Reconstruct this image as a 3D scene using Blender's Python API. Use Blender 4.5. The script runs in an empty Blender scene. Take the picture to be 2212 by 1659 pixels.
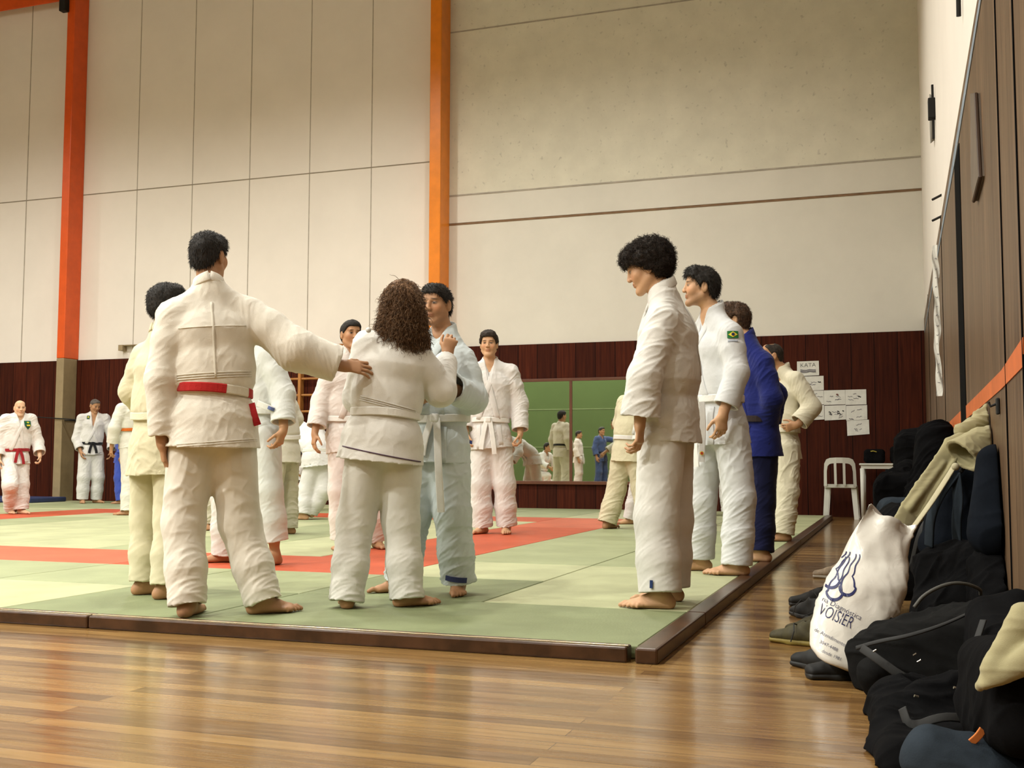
import bpy, bmesh, math, random, time
import numpy as np
from mathutils import Vector, Matrix
import openvdb
T0 = time.time()
sc = bpy.context.scene
COL = sc.collection
# ------------------------------------------------------------------ camera
FPX, CX, CY = 2377.0, 1106.0, 829.5          # focal length and centre in pixels of the 2212 x 1659 frame
YAW, PITCH, ROLL = 0.3381, 0.0716, 0.0024
CAMZ, HM = 0.72, 0.05                          # camera height, tatami top
YB, XR = 15.65, 0.36                           # back wall and right wall planes
_F = np.array([-math.sin(YAW) * math.cos(PITCH), math.cos(YAW) * math.cos(PITCH), math.sin(PITCH)])
_r = np.array([math.cos(YAW), math.sin(YAW), 0.0])
_u = np.cross(_r, _F)
CR = _r * math.cos(ROLL) + _u * math.sin(ROLL)
CU = -_r * math.sin(ROLL) + _u * math.cos(ROLL)
CPOS = np.array([0.0, 0.0, CAMZ])
cam_data = bpy.data.cameras.new('camera')
cam_data.sensor_width = 36.0
cam_data.lens = FPX / 2212.0 * 36.0
cam_data.clip_start = 0.05
cam_data.clip_end = 100
cam = bpy.data.objects.new('camera', cam_data)
COL.objects.link(cam)
m = Matrix(((CR[0], CU[0], -_F[0], 0), (CR[1], CU[1], -_F[1], 0), (CR[2], CU[2], -_F[2], CAMZ), (0, 0, 0, 1)))
cam.matrix_world = m
sc.camera = cam
# ------------------------------------------------------------------ world, lamps, exposure
w = bpy.data.worlds.new('world')
sc.world = w
w.use_nodes = True
w.node_tree.nodes['Background'].inputs[0].default_value = (1.0, 0.93, 0.8, 1)
w.node_tree.nodes['Background'].inputs[1].default_value = 0.1
sc.view_settings.view_transform = 'Standard'
sc.view_settings.look = 'None'
sc.view_settings.gamma = 1.0
sc.view_settings.use_curve_mapping = False
sc.view_settings.exposure = 1.20
sc.cycles.max_bounces = 6
sc.cycles.diffuse_bounces = 3
sc.cycles.glossy_bounces = 4
sc.cycles.caustics_reflective = False
sc.cycles.caustics_refractive = False
LAMPS = [(x, y) for x in (-18.5, -13.2, -8.2, -3.8) for y in (-2.6, 1.6, 6.2, 10.8)]
def add_lamp(x, y, z=8.0, power=330.0):
    ld = bpy.data.lights.new('hall_and_fill_lamp', 'SPOT')
    ld.energy = power
    ld.color = (1.0, 0.975, 0.885)
    ld.spot_size = math.radians(156)
    ld.spot_blend = 0.7
    ld.shadow_soft_size = 0.22
    o = bpy.data.objects.new('hall_and_fill_lamp', ld)
    COL.objects.link(o)
    o.location = (x, y, z)
    return o
for _x, _y in LAMPS:
    add_lamp(_x, _y, power=((1150.0 if _x < -5 else 420.0) if _y < 0 else 350.0 if _y < 5 else 300.0))  # unseen row behind the camera is added fill for surfaces facing it

# ------------------------------------------------------------------ small geometry helpers
def ray(x, y):
    return CR * ((x - CX) / FPX) - CU * ((y - CY) / FPX) + _F
def onz(x, y, z=HM):
    d = ray(x, y); return CPOS + d * ((z - CAMZ) / d[2])
def ony(x, y, Y=YB):
    d = ray(x, y); return CPOS + d * (Y / d[1])
def onx(x, y, X=XR):
    d = ray(x, y); return CPOS + d * (X / d[0])
def ond(x, y, depth):
    return CPOS + ray(x, y) * depth
def cdepth(p):
    return float(np.dot(np.asarray(p, float) - CPOS, _F))
def proj(p):
    q = np.asarray(p, float) - CPOS
    z = np.dot(q, _F)
    return CX + FPX * np.dot(q, CR) / z, CY - FPX * np.dot(q, CU) / z

# ------------------------------------------------------------------ materials
def new_mat(name):
    m = bpy.data.materials.new(name)
    m.use_nodes = True
    nt = m.node_tree
    b = nt.nodes['Principled BSDF']
    return m, nt, b
def N(nt, typ, **kw):
    n = nt.nodes.new(typ)
    for k, v in kw.items():
        if k.startswith('i_'):
            key = k[2:]
            key = int(key) if key.isdigit() else key.replace('_', ' ')
            n.inputs[key].default_value = v
        else:
            setattr(n, k, v)
    return n
def L(nt, a, b):
    nt.links.new(a, b)
def c4(c):
    return (c[0], c[1], c[2], 1.0)
def noise_col(nt, c1, c2, scale=4.0, detail=4.0, vec=None, lo=0.35, hi=0.65, rough=0.6):
    n = N(nt, 'ShaderNodeTexNoise')
    n.inputs['Scale'].default_value = scale
    n.inputs['Detail'].default_value = detail
    n.inputs['Roughness'].default_value = rough
    if vec: L(nt, vec, n.inputs['Vector'])
    r = N(nt, 'ShaderNodeValToRGB')
    r.color_ramp.elements[0].position = lo
    r.color_ramp.elements[1].position = hi
    r.color_ramp.elements[0].color = c4(c1)
    r.color_ramp.elements[1].color = c4(c2)
    L(nt, n.outputs['Fac'], r.inputs['Fac'])
    return r.outputs['Color'], n.outputs['Fac']
def objco(nt, scale=(1, 1, 1), rot=(0, 0, 0)):
    t = N(nt, 'ShaderNodeTexCoord')
    mp = N(nt, 'ShaderNodeMapping')
    mp.inputs['Scale'].default_value = scale
    mp.inputs['Rotation'].default_value = rot
    L(nt, t.outputs['Object'], mp.inputs['Vector'])
    return mp.outputs['Vector']
def bump(nt, b, height, strength=0.3, dist=0.01):
    n = N(nt, 'ShaderNodeBump')
    n.inputs['Strength'].default_value = strength
    n.inputs['Distance'].default_value = dist
    L(nt, height, n.inputs['Height'])
    L(nt, n.outputs['Normal'], b.inputs['Normal'])
_mc = {}
def plain(name, col, rough=0.6, metal=0.0, var=0.12, scale=6.0, spec=0.4):
    key = (name, tuple(col), rough, metal)
    if key in _mc: return _mc[key]
    m, nt, b = new_mat(name)
    c1 = [max(0, c * (1 - var)) for c in col]; c2 = [min(1, c * (1 + var)) for c in col]
    co, f = noise_col(nt, c1, c2, scale, 4, objco(nt))
    L(nt, co, b.inputs['Base Color'])
    b.inputs['Roughness'].default_value = rough
    b.inputs['Metallic'].default_value = metal
    b.inputs['Specular IOR Level'].default_value = spec
    _mc[key] = m
    return m
def cloth(name, col, weave=260.0, strength=0.25, var=0.05, rough=0.92, sheen=0.15):
    key = ('cloth', name, tuple(col))
    if key in _mc: return _mc[key]
    m, nt, b = new_mat(name)
    v = objco(nt)
    c1 = [c * (1 - var) for c in col]; c2 = [min(1, c * (1 + var)) for c in col]
    co, f = noise_col(nt, c1, c2, 9.0, 5, v)
    L(nt, co, b.inputs['Base Color'])
    b.inputs['Roughness'].default_value = rough
    b.inputs['Specular IOR Level'].default_value = 0.2 if sheen else 0.06
    b.inputs['Sheen Weight'].default_value = sheen
    n = N(nt, 'ShaderNodeTexNoise'); n.inputs['Scale'].default_value = weave; n.inputs['Detail'].default_value = 2
    L(nt, v, n.inputs['Vector'])
    n2 = N(nt, 'ShaderNodeTexNoise'); n2.inputs['Scale'].default_value = 38; n2.inputs['Detail'].default_value = 3
    L(nt, v, n2.inputs['Vector'])
    a = N(nt, 'ShaderNodeMath', operation='MULTIPLY_ADD'); a.inputs[1].default_value = 1.2
    L(nt, n2.outputs['Fac'], a.inputs[0]); L(nt, n.outputs['Fac'], a.inputs[2])
    bump(nt, b, a.outputs[0], strength, 0.004)
    _mc[key] = m
    return m
def skin_mat(tone, name='skin'):
    key = ('skin', tuple(tone))
    if key in _mc: return _mc[key]
    m, nt, b = new_mat(name)
    at = N(nt, 'ShaderNodeAttribute', attribute_name='Col')
    v = objco(nt)
    n = N(nt, 'ShaderNodeTexNoise'); n.inputs['Scale'].default_value = 30; n.inputs['Detail'].default_value = 4
    L(nt, v, n.inputs['Vector'])
    mr = N(nt, 'ShaderNodeMapRange'); mr.inputs['To Min'].default_value = 0.88; mr.inputs['To Max'].default_value = 1.1
    L(nt, n.outputs['Fac'], mr.inputs['Value'])
    mx = N(nt, 'ShaderNodeVectorMath', operation='SCALE')
    L(nt, at.outputs['Color'], mx.inputs[0]); L(nt, mr.outputs[0], mx.inputs['Scale'])
    L(nt, mx.outputs[0], b.inputs['Base Color'])
    b.inputs['Roughness'].default_value = 0.52
    b.inputs['Specular IOR Level'].default_value = 0.35
    b.inputs['Subsurface Weight'].default_value = 0.0
    n3 = N(nt, 'ShaderNodeTexNoise'); n3.inputs['Scale'].default_value = 180
    L(nt, v, n3.inputs['Vector'])
    bump(nt, b, n3.outputs['Fac'], 0.15, 0.002)
    _mc[key] = m
    return m
def hair_mat(col, rough=0.55):
    key = ('hair', tuple(col))
    if key in _mc: return _mc[key]
    m, nt, b = new_mat('hair')
    co, f = noise_col(nt, [c * 0.5 for c in col], [min(1, c * 1.6) for c in col], 60, 3, objco(nt))
    L(nt, co, b.inputs['Base Color'])
    b.inputs['Roughness'].default_value = rough
    b.inputs['Specular IOR Level'].default_value = 0.35
    bump(nt, b, f, 0.5, 0.004)
    _mc[key] = m
    return m

# ------------------------------------------------------------------ object helpers
def link(name, me, mat=None, parent=None):
    o = bpy.data.objects.new(name, me)
    COL.objects.link(o)
    if mat is not None:
        for mm in (mat if isinstance(mat, (list, tuple)) else [mat]):
            me.materials.append(mm)
    if parent is not None:
        o.parent = parent
        if parent.type == 'EMPTY' and tuple(parent.location) != (0, 0, 0) or parent.get('_shift'):
            pass
    return o
def tag(o, label=None, cat=None, group=None, kind=None):
    if label: o['label'] = label
    if cat: o['category'] = cat
    if group: o['group'] = group
    if kind: o['kind'] = kind
    return o
def thing(name, loc, label, cat, group=None, rz=0.0):
    o = bpy.data.objects.new(name, None)
    COL.objects.link(o)
    o.empty_display_size = 0.1
    o.location = [float(v) for v in loc]
    o.rotation_euler = (0, 0, rz)
    tag(o, label, cat, group)
    return o
def bm_obj(name, bm, mat=None, parent=None, smooth=False, world=False):
    """link a bmesh; with world=True its coordinates are world ones and are moved into the parent's frame"""
    me = bpy.data.meshes.new(name)
    if world and parent is not None:
        l = parent.location
        Mi = (Matrix.Translation(l) @ parent.rotation_euler.to_matrix().to_4x4()).inverted()
        bmesh.ops.transform(bm, matrix=Mi, verts=bm.verts)
    bmesh.ops.recalc_face_normals(bm, faces=bm.faces)
    bm.to_mesh(me); bm.free()
    if smooth:
        me.shade_smooth()
    return link(name, me, mat, parent)
def box(bm, lo, hi, bev=0.0, rot=None, seg=2):
    lo = Vector([min(a, b) for a, b in zip(lo, hi)]); hi = Vector(hi) if False else Vector([max(a, b) for a, b in zip(lo, hi)])
    r = bmesh.ops.create_cube(bm, size=1.0)
    vs = r['verts']
    c = (lo + hi) / 2; s = hi - lo
    M = Matrix.Translation(c) @ Matrix.Diagonal((s[0], s[1], s[2], 1))
    if rot is not None: M = rot @ M
    bmesh.ops.transform(bm, matrix=M, verts=vs)
    if bev > 0:
        es = list({e for v in vs for e in v.link_edges})
        bmesh.ops.bevel(bm, geom=es, offset=bev, segments=seg, affect='EDGES', profile=0.5)
def prism(bm, poly, h0, h1, axis='y'):
    """extrude a closed polygon; axis y: poly in x,z"""
    def P(a, b, h):
        return (a, h, b) if axis == 'y' else ((h, a, b) if axis == 'x' else (a, b, h))
    v0 = [bm.verts.new(P(a, b, h0)) for a, b in poly]
    v1 = [bm.verts.new(P(a, b, h1)) for a, b in poly]
    n = len(poly)
    bm.faces.new(v0); bm.faces.new(v1[::-1])
    for i in range(n):
        bm.faces.new((v0[i], v1[i], v1[(i + 1) % n], v0[(i + 1) % n]))
def tube(bm, pts, r, n=8, closed=False):
    """round tube along points; r number or list"""
    P = [Vector([float(c) for c in p]) for p in pts]
    rr = r if isinstance(r, (list, tuple)) else [r] * len(P)
    rings = []
    prev = None
    for i, p in enumerate(P):
        a = P[(i - 1) % len(P)] if (closed or i > 0) else P[i]
        b = P[(i + 1) % len(P)] if (closed or i < len(P) - 1) else P[i]
        t = (b - a)
        t = t.normalized() if t.length > 1e-9 else Vector((0, 0, 1))
        if prev is None:
            s = t.cross(Vector((0, 0, 1)))
            if s.length < 1e-3: s = t.cross(Vector((1, 0, 0)))
        else:
            s = prev - t * prev.dot(t)
        s.normalize(); prev = s
        q = t.cross(s)
        rings.append([bm.verts.new(p + (s * math.cos(2 * math.pi * k / n) + q * math.sin(2 * math.pi * k / n)) * rr[i]) for k in range(n)])
    m = len(rings)
    for i in range(m if closed else m - 1):
        A, B = rings[i], rings[(i + 1) % m]
        for k in range(n):
            bm.faces.new((A[k], A[(k + 1) % n], B[(k + 1) % n], B[k]))
    if not closed:
        bm.faces.new(rings[0][::-1]); bm.faces.new(rings[-1])
# ================================================================== THE ROOM
def wall_paint(name, col, var=0.03, scale=1.2, rough=0.85, speck=0.0):
    m, nt, b = new_mat(name)
    v = objco(nt)
    co, f = noise_col(nt, [c * (1 - var) for c in col], [c * (1 + var) for c in col], scale, 6, v, 0.3, 0.7)
    n = N(nt, 'ShaderNodeTexNoise'); n.inputs['Scale'].default_value = 60; n.inputs['Detail'].default_value = 5
    L(nt, v, n.inputs['Vector'])
    if speck:
        r = N(nt, 'ShaderNodeValToRGB')
        r.color_ramp.elements[0].position = 0.62; r.color_ramp.elements[1].position = 0.72
        r.color_ramp.elements[0].color = (1, 1, 1, 1)
        r.color_ramp.elements[1].color = (1 - speck, 1 - speck, 1 - speck, 1)
        n9 = N(nt, 'ShaderNodeTexNoise'); n9.inputs['Scale'].default_value = 14; n9.inputs['Detail'].default_value = 6
        L(nt, v, n9.inputs['Vector']); L(nt, n9.outputs['Fac'], r.inputs['Fac'])
        mx = N(nt, 'ShaderNodeMix', data_type='RGBA', blend_type='MULTIPLY')
        mx.inputs['Factor'].default_value = 1.0
        L(nt, co, mx.inputs['A']); L(nt, r.outputs['Color'], mx.inputs['B'])
        co = mx.outputs['Result']
    L(nt, co, b.inputs['Base Color'])
    b.inputs['Roughness'].default_value = rough
    b.inputs['Specular IOR Level'].default_value = 0.2
    bump(nt, b, n.outputs['Fac'], 0.15, 0.004)
    return m
def wood_panel(name, dark, light, gloss=0.35, groove=0.18, axis='x', gdark=0.25):
    """vertical boards: stripes along axis, grain up"""
    m, nt, b = new_mat(name)
    t = N(nt, 'ShaderNodeTexCoord')
    mp = N(nt, 'ShaderNodeMapping')
    mp.inputs['Scale'].default_value = (18, 18, 0.8)
    L(nt, t.outputs['Object'], mp.inputs['Vector'])
    n = N(nt, 'ShaderNodeTexNoise'); n.inputs['Scale'].default_value = 1.6; n.inputs['Detail'].default_value = 8; n.inputs['Roughness'].default_value = 0.65
    L(nt, mp.outputs[0], n.inputs['Vector'])
    r = N(nt, 'ShaderNodeValToRGB')
    r.color_ramp.elements[0].position = 0.32; r.color_ramp.elements[1].position = 0.72
    r.color_ramp.elements[0].color = c4(dark); r.color_ramp.elements[1].color = c4(light)
    L(nt, n.outputs['Fac'], r.inputs['Fac'])
    sp = N(nt, 'ShaderNodeSeparateXYZ'); L(nt, t.outputs['Object'], sp.inputs[0])
    a = N(nt, 'ShaderNodeMath', operation='DIVIDE'); a.inputs[1].default_value = groove
    L(nt, sp.outputs['X' if axis == 'x' else 'Y'], a.inputs[0])
    fr = N(nt, 'ShaderNodeMath', operation='FRACT'); L(nt, a.outputs[0], fr.inputs[0])
    lt = N(nt, 'ShaderNodeMath', operation='LESS_THAN'); lt.inputs[1].default_value = 0.035
    L(nt, fr.outputs[0], lt.inputs[0])
    fl = N(nt, 'ShaderNodeMath', operation='FLOOR'); L(nt, a.outputs[0], fl.inputs[0])
    wn = N(nt, 'ShaderNodeTexWhiteNoise', noise_dimensions='1D'); L(nt, fl.outputs[0], wn.inputs['W'])
    mr = N(nt, 'ShaderNodeMapRange'); mr.inputs['To Min'].default_value = 0.78; mr.inputs['To Max'].default_value = 1.2
    L(nt, wn.outputs['Value'], mr.inputs['Value'])
    sc_ = N(nt, 'ShaderNodeVectorMath', operation='SCALE')
    L(nt, r.outputs['Color'], sc_.inputs[0]); L(nt, mr.outputs[0], sc_.inputs['Scale'])
    mx = N(nt, 'ShaderNodeMix', data_type='RGBA')
    L(nt, lt.outputs[0], mx.inputs['Factor']); L(nt, sc_.outputs[0], mx.inputs['A'])
    mx.inputs['B'].default_value = c4([c * gdark for c in dark])
    L(nt, mx.outputs['Result'], b.inputs['Base Color'])
    b.inputs['Roughness'].default_value = gloss
    b.inputs['Specular IOR Level'].default_value = 0.12 if axis == 'x' else 0.2
    inv = N(nt, 'ShaderNodeMath', operation='SUBTRACT'); inv.inputs[0].default_value = 1.0
    L(nt, lt.outputs[0], inv.inputs[1])
    bump(nt, b, inv.outputs[0], 0.4, 0.004)
    return m
M_white = wall_paint('white_wall_paint', (0.84, 0.79, 0.73))
M_grey = wall_paint('grey_plaster', (0.74, 0.71, 0.60), 0.07, 2.5, 0.9, 0.22)
M_offw = wall_paint('off_white_paint', (0.74, 0.71, 0.64), 0.04, 1.5)
M_ceil = wall_paint('ceiling_paint', (0.30, 0.28, 0.25))
M_wains = wood_panel('dark_red_wood_panelling', (0.026, 0.0045, 0.0018), (0.088, 0.0165, 0.0055), 0.7, 0.30)
M_wainsR = wood_panel('brown_grooved_panelling', (0.070, 0.038, 0.020), (0.20, 0.125, 0.070), 0.42, 0.11, 'y', 0.3)
M_green = wall_paint('green_hall_paint', (0.062, 0.095, 0.032), 0.08, 0.8, 0.5)
M_orange = plain('orange_gloss_paint', (0.82, 0.24, 0.012), 0.35, 0, 0.06)
M_orange_dim = plain('orange_gloss_paint_dimmed', (0.72, 0.10, 0.012), 0.35, 0, 0.06)  # column orange deepened, the dimmer light at upper left put into the colour
M_khaki = plain('khaki_paint', (0.30, 0.23, 0.13), 0.5, 0, 0.08)
M_dark = plain('dark_gap', (0.01, 0.009, 0.008), 0.8)

def floor_mat():
    m, nt, b = new_mat('varnished_plank_floor')
    t = N(nt, 'ShaderNodeTexCoord')
    br = N(nt, 'ShaderNodeTexBrick')
    br.offset = 0.37; br.squash = 1.0; br.offset_frequency = 2
    br.inputs['Scale'].default_value = 1.0
    br.inputs['Brick Width'].default_value = 2.3
    br.inputs['Row Height'].default_value = 0.075
    br.inputs['Mortar Size'].default_value = 0.0010
    br.inputs['Mortar Smooth'].default_value = 0.1
    br.inputs['Color1'].default_value = (0, 0, 0, 1)
    br.inputs['Color2'].default_value = (1, 1, 1, 1)
    br.inputs['Mortar'].default_value = (0.5, 0.5, 0.5, 1)
    L(nt, t.outputs['Object'], br.inputs['Vector'])
    mp = N(nt, 'ShaderNodeMapping'); mp.inputs['Scale'].default_value = (1.6, 26, 1)
    L(nt, t.outputs['Object'], mp.inputs['Vector'])
    n = N(nt, 'ShaderNodeTexNoise'); n.inputs['Scale'].default_value = 1.3; n.inputs['Detail'].default_value = 7; n.inputs['Roughness'].default_value = 0.6
    L(nt, mp.outputs[0], n.inputs['Vector'])
    ad = N(nt, 'ShaderNodeMath', operation='MULTIPLY_ADD'); ad.inputs[1].default_value = 0.42
    sp = N(nt, 'ShaderNodeSeparateColor'); L(nt, br.outputs['Color'], sp.inputs[0])
    L(nt, sp.outputs[0], ad.inputs[0])
    ml = N(nt, 'ShaderNodeMath', operation='MULTIPLY'); ml.inputs[1].default_value = 0.75
    L(nt, n.outputs['Fac'], ml.inputs[0]); L(nt, ml.outputs[0], ad.inputs[2])
    r = N(nt, 'ShaderNodeValToRGB')
    e = r.color_ramp.elements
    e[0].position = 0.2; e[0].color = (0.072, 0.034, 0.012, 1)
    e[1].position = 0.85; e[1].color = (0.35, 0.205, 0.072, 1)
    x = e.new(0.5); x.color = (0.19, 0.100, 0.034, 1)
    L(nt, ad.outputs[0], r.inputs['Fac'])
    mx = N(nt, 'ShaderNodeMix', data_type='RGBA')
    L(nt, br.outputs['Fac'], mx.inputs['Factor']); L(nt, r.outputs['Color'], mx.inputs['A'])
    mx.inputs['B'].default_value = (0.05, 0.022, 0.01, 1)
    L(nt, mx.outputs['Result'], b.inputs['Base Color'])
    b.inputs['Roughness'].default_value = 0.20
    b.inputs['Specular IOR Level'].default_value = 0.38
    b.inputs['Coat Weight'].default_value = 0.12
    b.inputs['Coat Roughness'].default_value = 0.10
    # each board is very slightly cupped, which breaks up the reflections
    n2 = N(nt, 'ShaderNodeTexNoise'); n2.inputs['Scale'].default_value = 1.0; n2.inputs['Detail'].default_value = 3
    mp2 = N(nt, 'ShaderNodeMapping'); mp2.inputs['Scale'].default_value = (2.2, 12, 1)
    L(nt, t.outputs['Object'], mp2.inputs['Vector']); L(nt, mp2.outputs[0], n2.inputs['Vector'])
    s2 = N(nt, 'ShaderNodeMath', operation='MULTIPLY_ADD'); s2.inputs[1].default_value = -0.05
    L(nt, br.outputs['Fac'], s2.inputs[0]); L(nt, n2.outputs['Fac'], s2.inputs[2])
    bump(nt, b, s2.outputs[0], 0.30, 0.012)
    return m
M_floor = floor_mat()
XL, YF, ZC = -25.0, -5.0, 9.6
def struct(name, bm, mat, **k):
    o = bm_obj(name, bm, mat, **k)
    o['kind'] = 'structure'
    return o
bm = bmesh.new(); box(bm, (XL - .2, YF - .2, -0.1), (XR + .2, YB + .2, 0.0)); struct('floor', bm, M_floor)
bm = bmesh.new(); box(bm, (XL - .2, YF - .2, ZC), (XR + .2, YB + .2, ZC + .1)); struct('ceiling', bm, M_ceil)
ZW = 2.5
Xc2r = float(ony(972, 300)[0]); Xc1r = float(ony(184, 300)[0])
# back wall: white bays, grey plaster bay and dark wainscot
bm = bmesh.new(); box(bm, (XL, YB, ZW), (Xc2r, YB + .15, ZC)); struct('wall_back', bm, M_white)
bm = bmesh.new()
box(bm, (Xc2r, YB, ZW), (XR, YB + .15, 4.42)); box(bm, (Xc2r, YB, 4.44), (XR, YB + .15, 4.87))
struct('wall_back', bm, M_offw)
bm = bmesh.new(); box(bm, (Xc2r, YB, 4.87), (XR, YB + .15, ZC)); struct('wall_back', bm, M_grey)
MX0, MX1, MZ0, MZ1 = -7.1, -2.95, 0.455, 1.93       # wall mirror
bm = bmesh.new()
box(bm, (XL, YB - .025, 0), (XR, YB + .15, ZW))
wb = struct('wall_back', bm, M_wains)
tr = 1
def trim(lo, hi, mat, name=None):
    global tr
    bm = bmesh.new(); box(bm, lo, hi)
    struct(name or 'trim_%d' % tr, bm, mat); tr += 1
M_seam = plain('panel_seam_strip', (0.42, 0.38, 0.32), 0.9)  # even grey-beige of the thin strips along the panel seams
M_seam2 = plain('weathered_joint_strip', (0.22, 0.13, 0.07), 0.8)
for px in (299.4, 418, 541, 670, 803):
    X = float(ony(px, 300)[0]); trim((X - .008, YB - .003, ZW), (X + .008, YB, ZC - .02), M_seam)
X = float(ony(62, 300)[0]); trim((X - .008, YB - .006, ZW), (X + .008, YB, ZC - .02), M_seam)
trim((XL, YB - .004, 5.44), (Xc2r - .19, YB, 5.458), plain('dark_joint', (0.3,0.26,0.2), 0.9))
trim((XL, YB - .004, 9.28), (Xc2r - .19, YB, 9.29), M_seam)
trim((Xc2r, YB - .008, 4.405), (XR, YB, 4.435), M_seam2)
trim((Xc2r, YB - .008, 4.862), (XR, YB, 4.885), M_seam)
trim((Xc2r, YB - .008, 7.48), (XR, YB, 7.50), M_seam)
# right wall: white above, grooved brown panels below
ZWR = 2.66
bm = bmesh.new(); box(bm, (XR, YF, ZWR), (XR + .15, YB, ZC)); struct('wall_right', bm, M_white)
bm = bmesh.new(); box(bm, (XR - .012, YF, 0), (XR + .15, YB, ZWR)); struct('wall_right', bm, M_wainsR)
M_groove = plain('black_groove', (0.003, 0.003, 0.003), 0.95, spec=0.05)
M_redp = plain('dark_red_panel', (0.07, 0.022, 0.016), 0.4)
def rtrim(y0, y1, z0, z1, mat, d=0.004):
    trim((XR - .012 - d, y0, z0), (XR - .012, y1, z1), mat)
rtrim(6.42, 6.95, 0.0, 2.48, M_groove)
for yy in (4.06, 3.50, 9.2, 11.3, 13.4):
    rtrim(yy, yy + .018, 0.0, ZWR, M_groove)
M_bluetape = plain('pale_blue_painted_line', (0.22, 0.27, 0.33), 0.6)
bm = bmesh.new()
prism(bm, [(4.6, 2.60), (15.4, 2.47), (15.4, 2.44), (9.0, 2.50), (6.86, 2.50), (4.6, 2.565)], XR - .016, XR - .012, 'x')
struct('trim_%d' % tr, bm, M_bluetape); tr += 1
M_orline = plain('orange_painted_stripe', (0.55, 0.13, 0.03), 0.5)
bm = bmesh.new()
pp = [onx(x, y, XR - .012) for x, y in [(2038, 925), (2110, 855), (2165, 800), (2212, 728), (2212, 792), (2165, 840), (2110, 888), (2062, 925)]]
prism(bm, [(p[1], p[2]) for p in pp], XR - .0155, XR - .0122, 'x')
struct('trim_%d' % tr, bm, M_orline); tr += 1
# closed shell behind and left of the camera
bm = bmesh.new(); box(bm, (XL, YF - .15, 0), (XR, YF, 4.2)); struct('wall_front', bm, M_green)
bm = bmesh.new(); box(bm, (XL, YF - .15, 4.2), (XR, YF, ZC)); struct('wall_front', bm, M_white)
for z in (1.25, 2.55, 3.8):
    trim((XL, YF, z), (XR, YF + .01, z + .025), plain('pale_green_line', (0.15, 0.2, 0.09), 0.6))
bm = bmesh.new(); box(bm, (XL - .15, YF, 0), (XL, YB, ZC)); struct('wall_left', bm, M_white)
# columns against the back wall
def column(pl, pm, pr_, y, band):
    Xr = float(ony(pr_, y)[0])
    Yf = float(onx(pm, y, Xr)[1])
    Xl = float(ony(pl, y, Yf)[0])
    print('column', Xl, Xr, Yf)
    bm = bmesh.new()
    box(bm, (Xl, Yf, band), (Xr, YB - .001, ZC), 0.012)
    struct('column_1' if band else 'column_2', bm, M_orange if not band else M_orange_dim)
    if band:
        bm = bmesh.new(); box(bm, (Xl, Yf, 0), (Xr, YB - .03, band), 0.012); struct('column_1', bm, M_khaki)
    return Xl, Xr, Yf
c1 = column(137, 153, 184.4, 300, 2.51)
c2 = column(927.7, 952, 972.2, 300, 0)
# orange roof beam along the left bay, with its black bracket
bm = bmesh.new(); box(bm, (XL, c1[2] + .05, 8.92), (c1[0] + .01, YB - .3, 9.3), 0.01); struct('beam_1', bm, M_orange_dim)
p = ony(143, 14, c1[2] - .04)
bm = bmesh.new(); box(bm, (p[0] - .09, c1[2] - .12, p[2] - .10), (p[0] + .04, c1[2] - .005, p[2] + .25), 0.01)
struct('trim_%d' % tr, bm, M_dark); tr += 1

# ------------------------------------------------------------------ mirror on the back wall
M_mirror, nt, b = new_mat('mirror_glass')
b.inputs['Base Color'].default_value = (0.78, 0.80, 0.74, 1)
b.inputs['Metallic'].default_value = 1.0
b.inputs['Roughness'].default_value = 0.015
M_trimw = plain('reddish_wood_trim', (0.12, 0.04, 0.018), 0.4)
t = thing('wall_mirror', (MX0, YB - .03, MZ0), 'long frameless-looking wall mirror with thin brown wood strips on the back wall', 'mirror')
bm = bmesh.new(); box(bm, (MX0, YB - .043, MZ0), (MX1, YB - .030, MZ1)); bm_obj('mirror_glass', bm, M_mirror, t, world=True)
Xd = float(ony(1235, 900)[0])
for k, X in enumerate((Xd, Xd - 1.9)):
    bm = bmesh.new(); box(bm, (X - .022, YB - .052, MZ0), (X + .022, YB - .043, MZ1), .003); bm_obj('divider_strip', bm, M_trimw, t, world=True)
bm = bmesh.new(); box(bm, (MX0 - .04, YB - .056, MZ1), (MX1 + .04, YB - .026, MZ1 + .045), .004); bm_obj('top_trim', bm, M_trimw, t, world=True)
bm = bmesh.new(); box(bm, (MX0 - .04, YB - .075, MZ0 - .05), (MX1 + .04, YB - .026, MZ0), .004); bm_obj('bottom_ledge', bm, M_trimw, t, world=True)

# ------------------------------------------------------------------ stall bars
M_bar = plain('honey_coloured_wood', (0.40, 0.17, 0.045), 0.4)
t = thing('wall_bars', (-9.3, YB - .1, 0), 'honey coloured wooden wall bars behind the throwing pair', 'gym bars')
def bar_post(X):
    bm = bmesh.new(); box(bm, (X - .025, YB - .14, 0), (X + .025, YB - .027, 2.64), .004); bm_obj('upright', bm, M_bar, t, world=True)
posts = [float(ony(p_, 870)[0]) for p_ in (560, 655, 752)]
for X in posts: bar_post(X)
z = 0.22
while z < 2.66:
    bm = bmesh.new(); tube(bm, [(posts[0], YB - .10, z), (posts[-1], YB - .10, z)], 0.019, 8)
    bm_obj('rung', bm, M_bar, t, smooth=True, world=True); z += 0.1755 * 1.5
bm = bmesh.new(); box(bm, (-16.0, 0, 0), (-14.0, .1, .01)); bm.free()
# blue crash mat at the far left
M_bluev = plain('blue_vinyl', (0.035, 0.05, 0.13), 0.5)
bm = bmesh.new(); box(bm, (-17.6, 14.35, 0.05), (-13.35, 15.2, 0.13), .02)
o = bm_obj('crash_mat', bm, M_bluev); tag(o, 'dark blue gym crash mat on the floor at the foot of the left column', 'mat')
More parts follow.
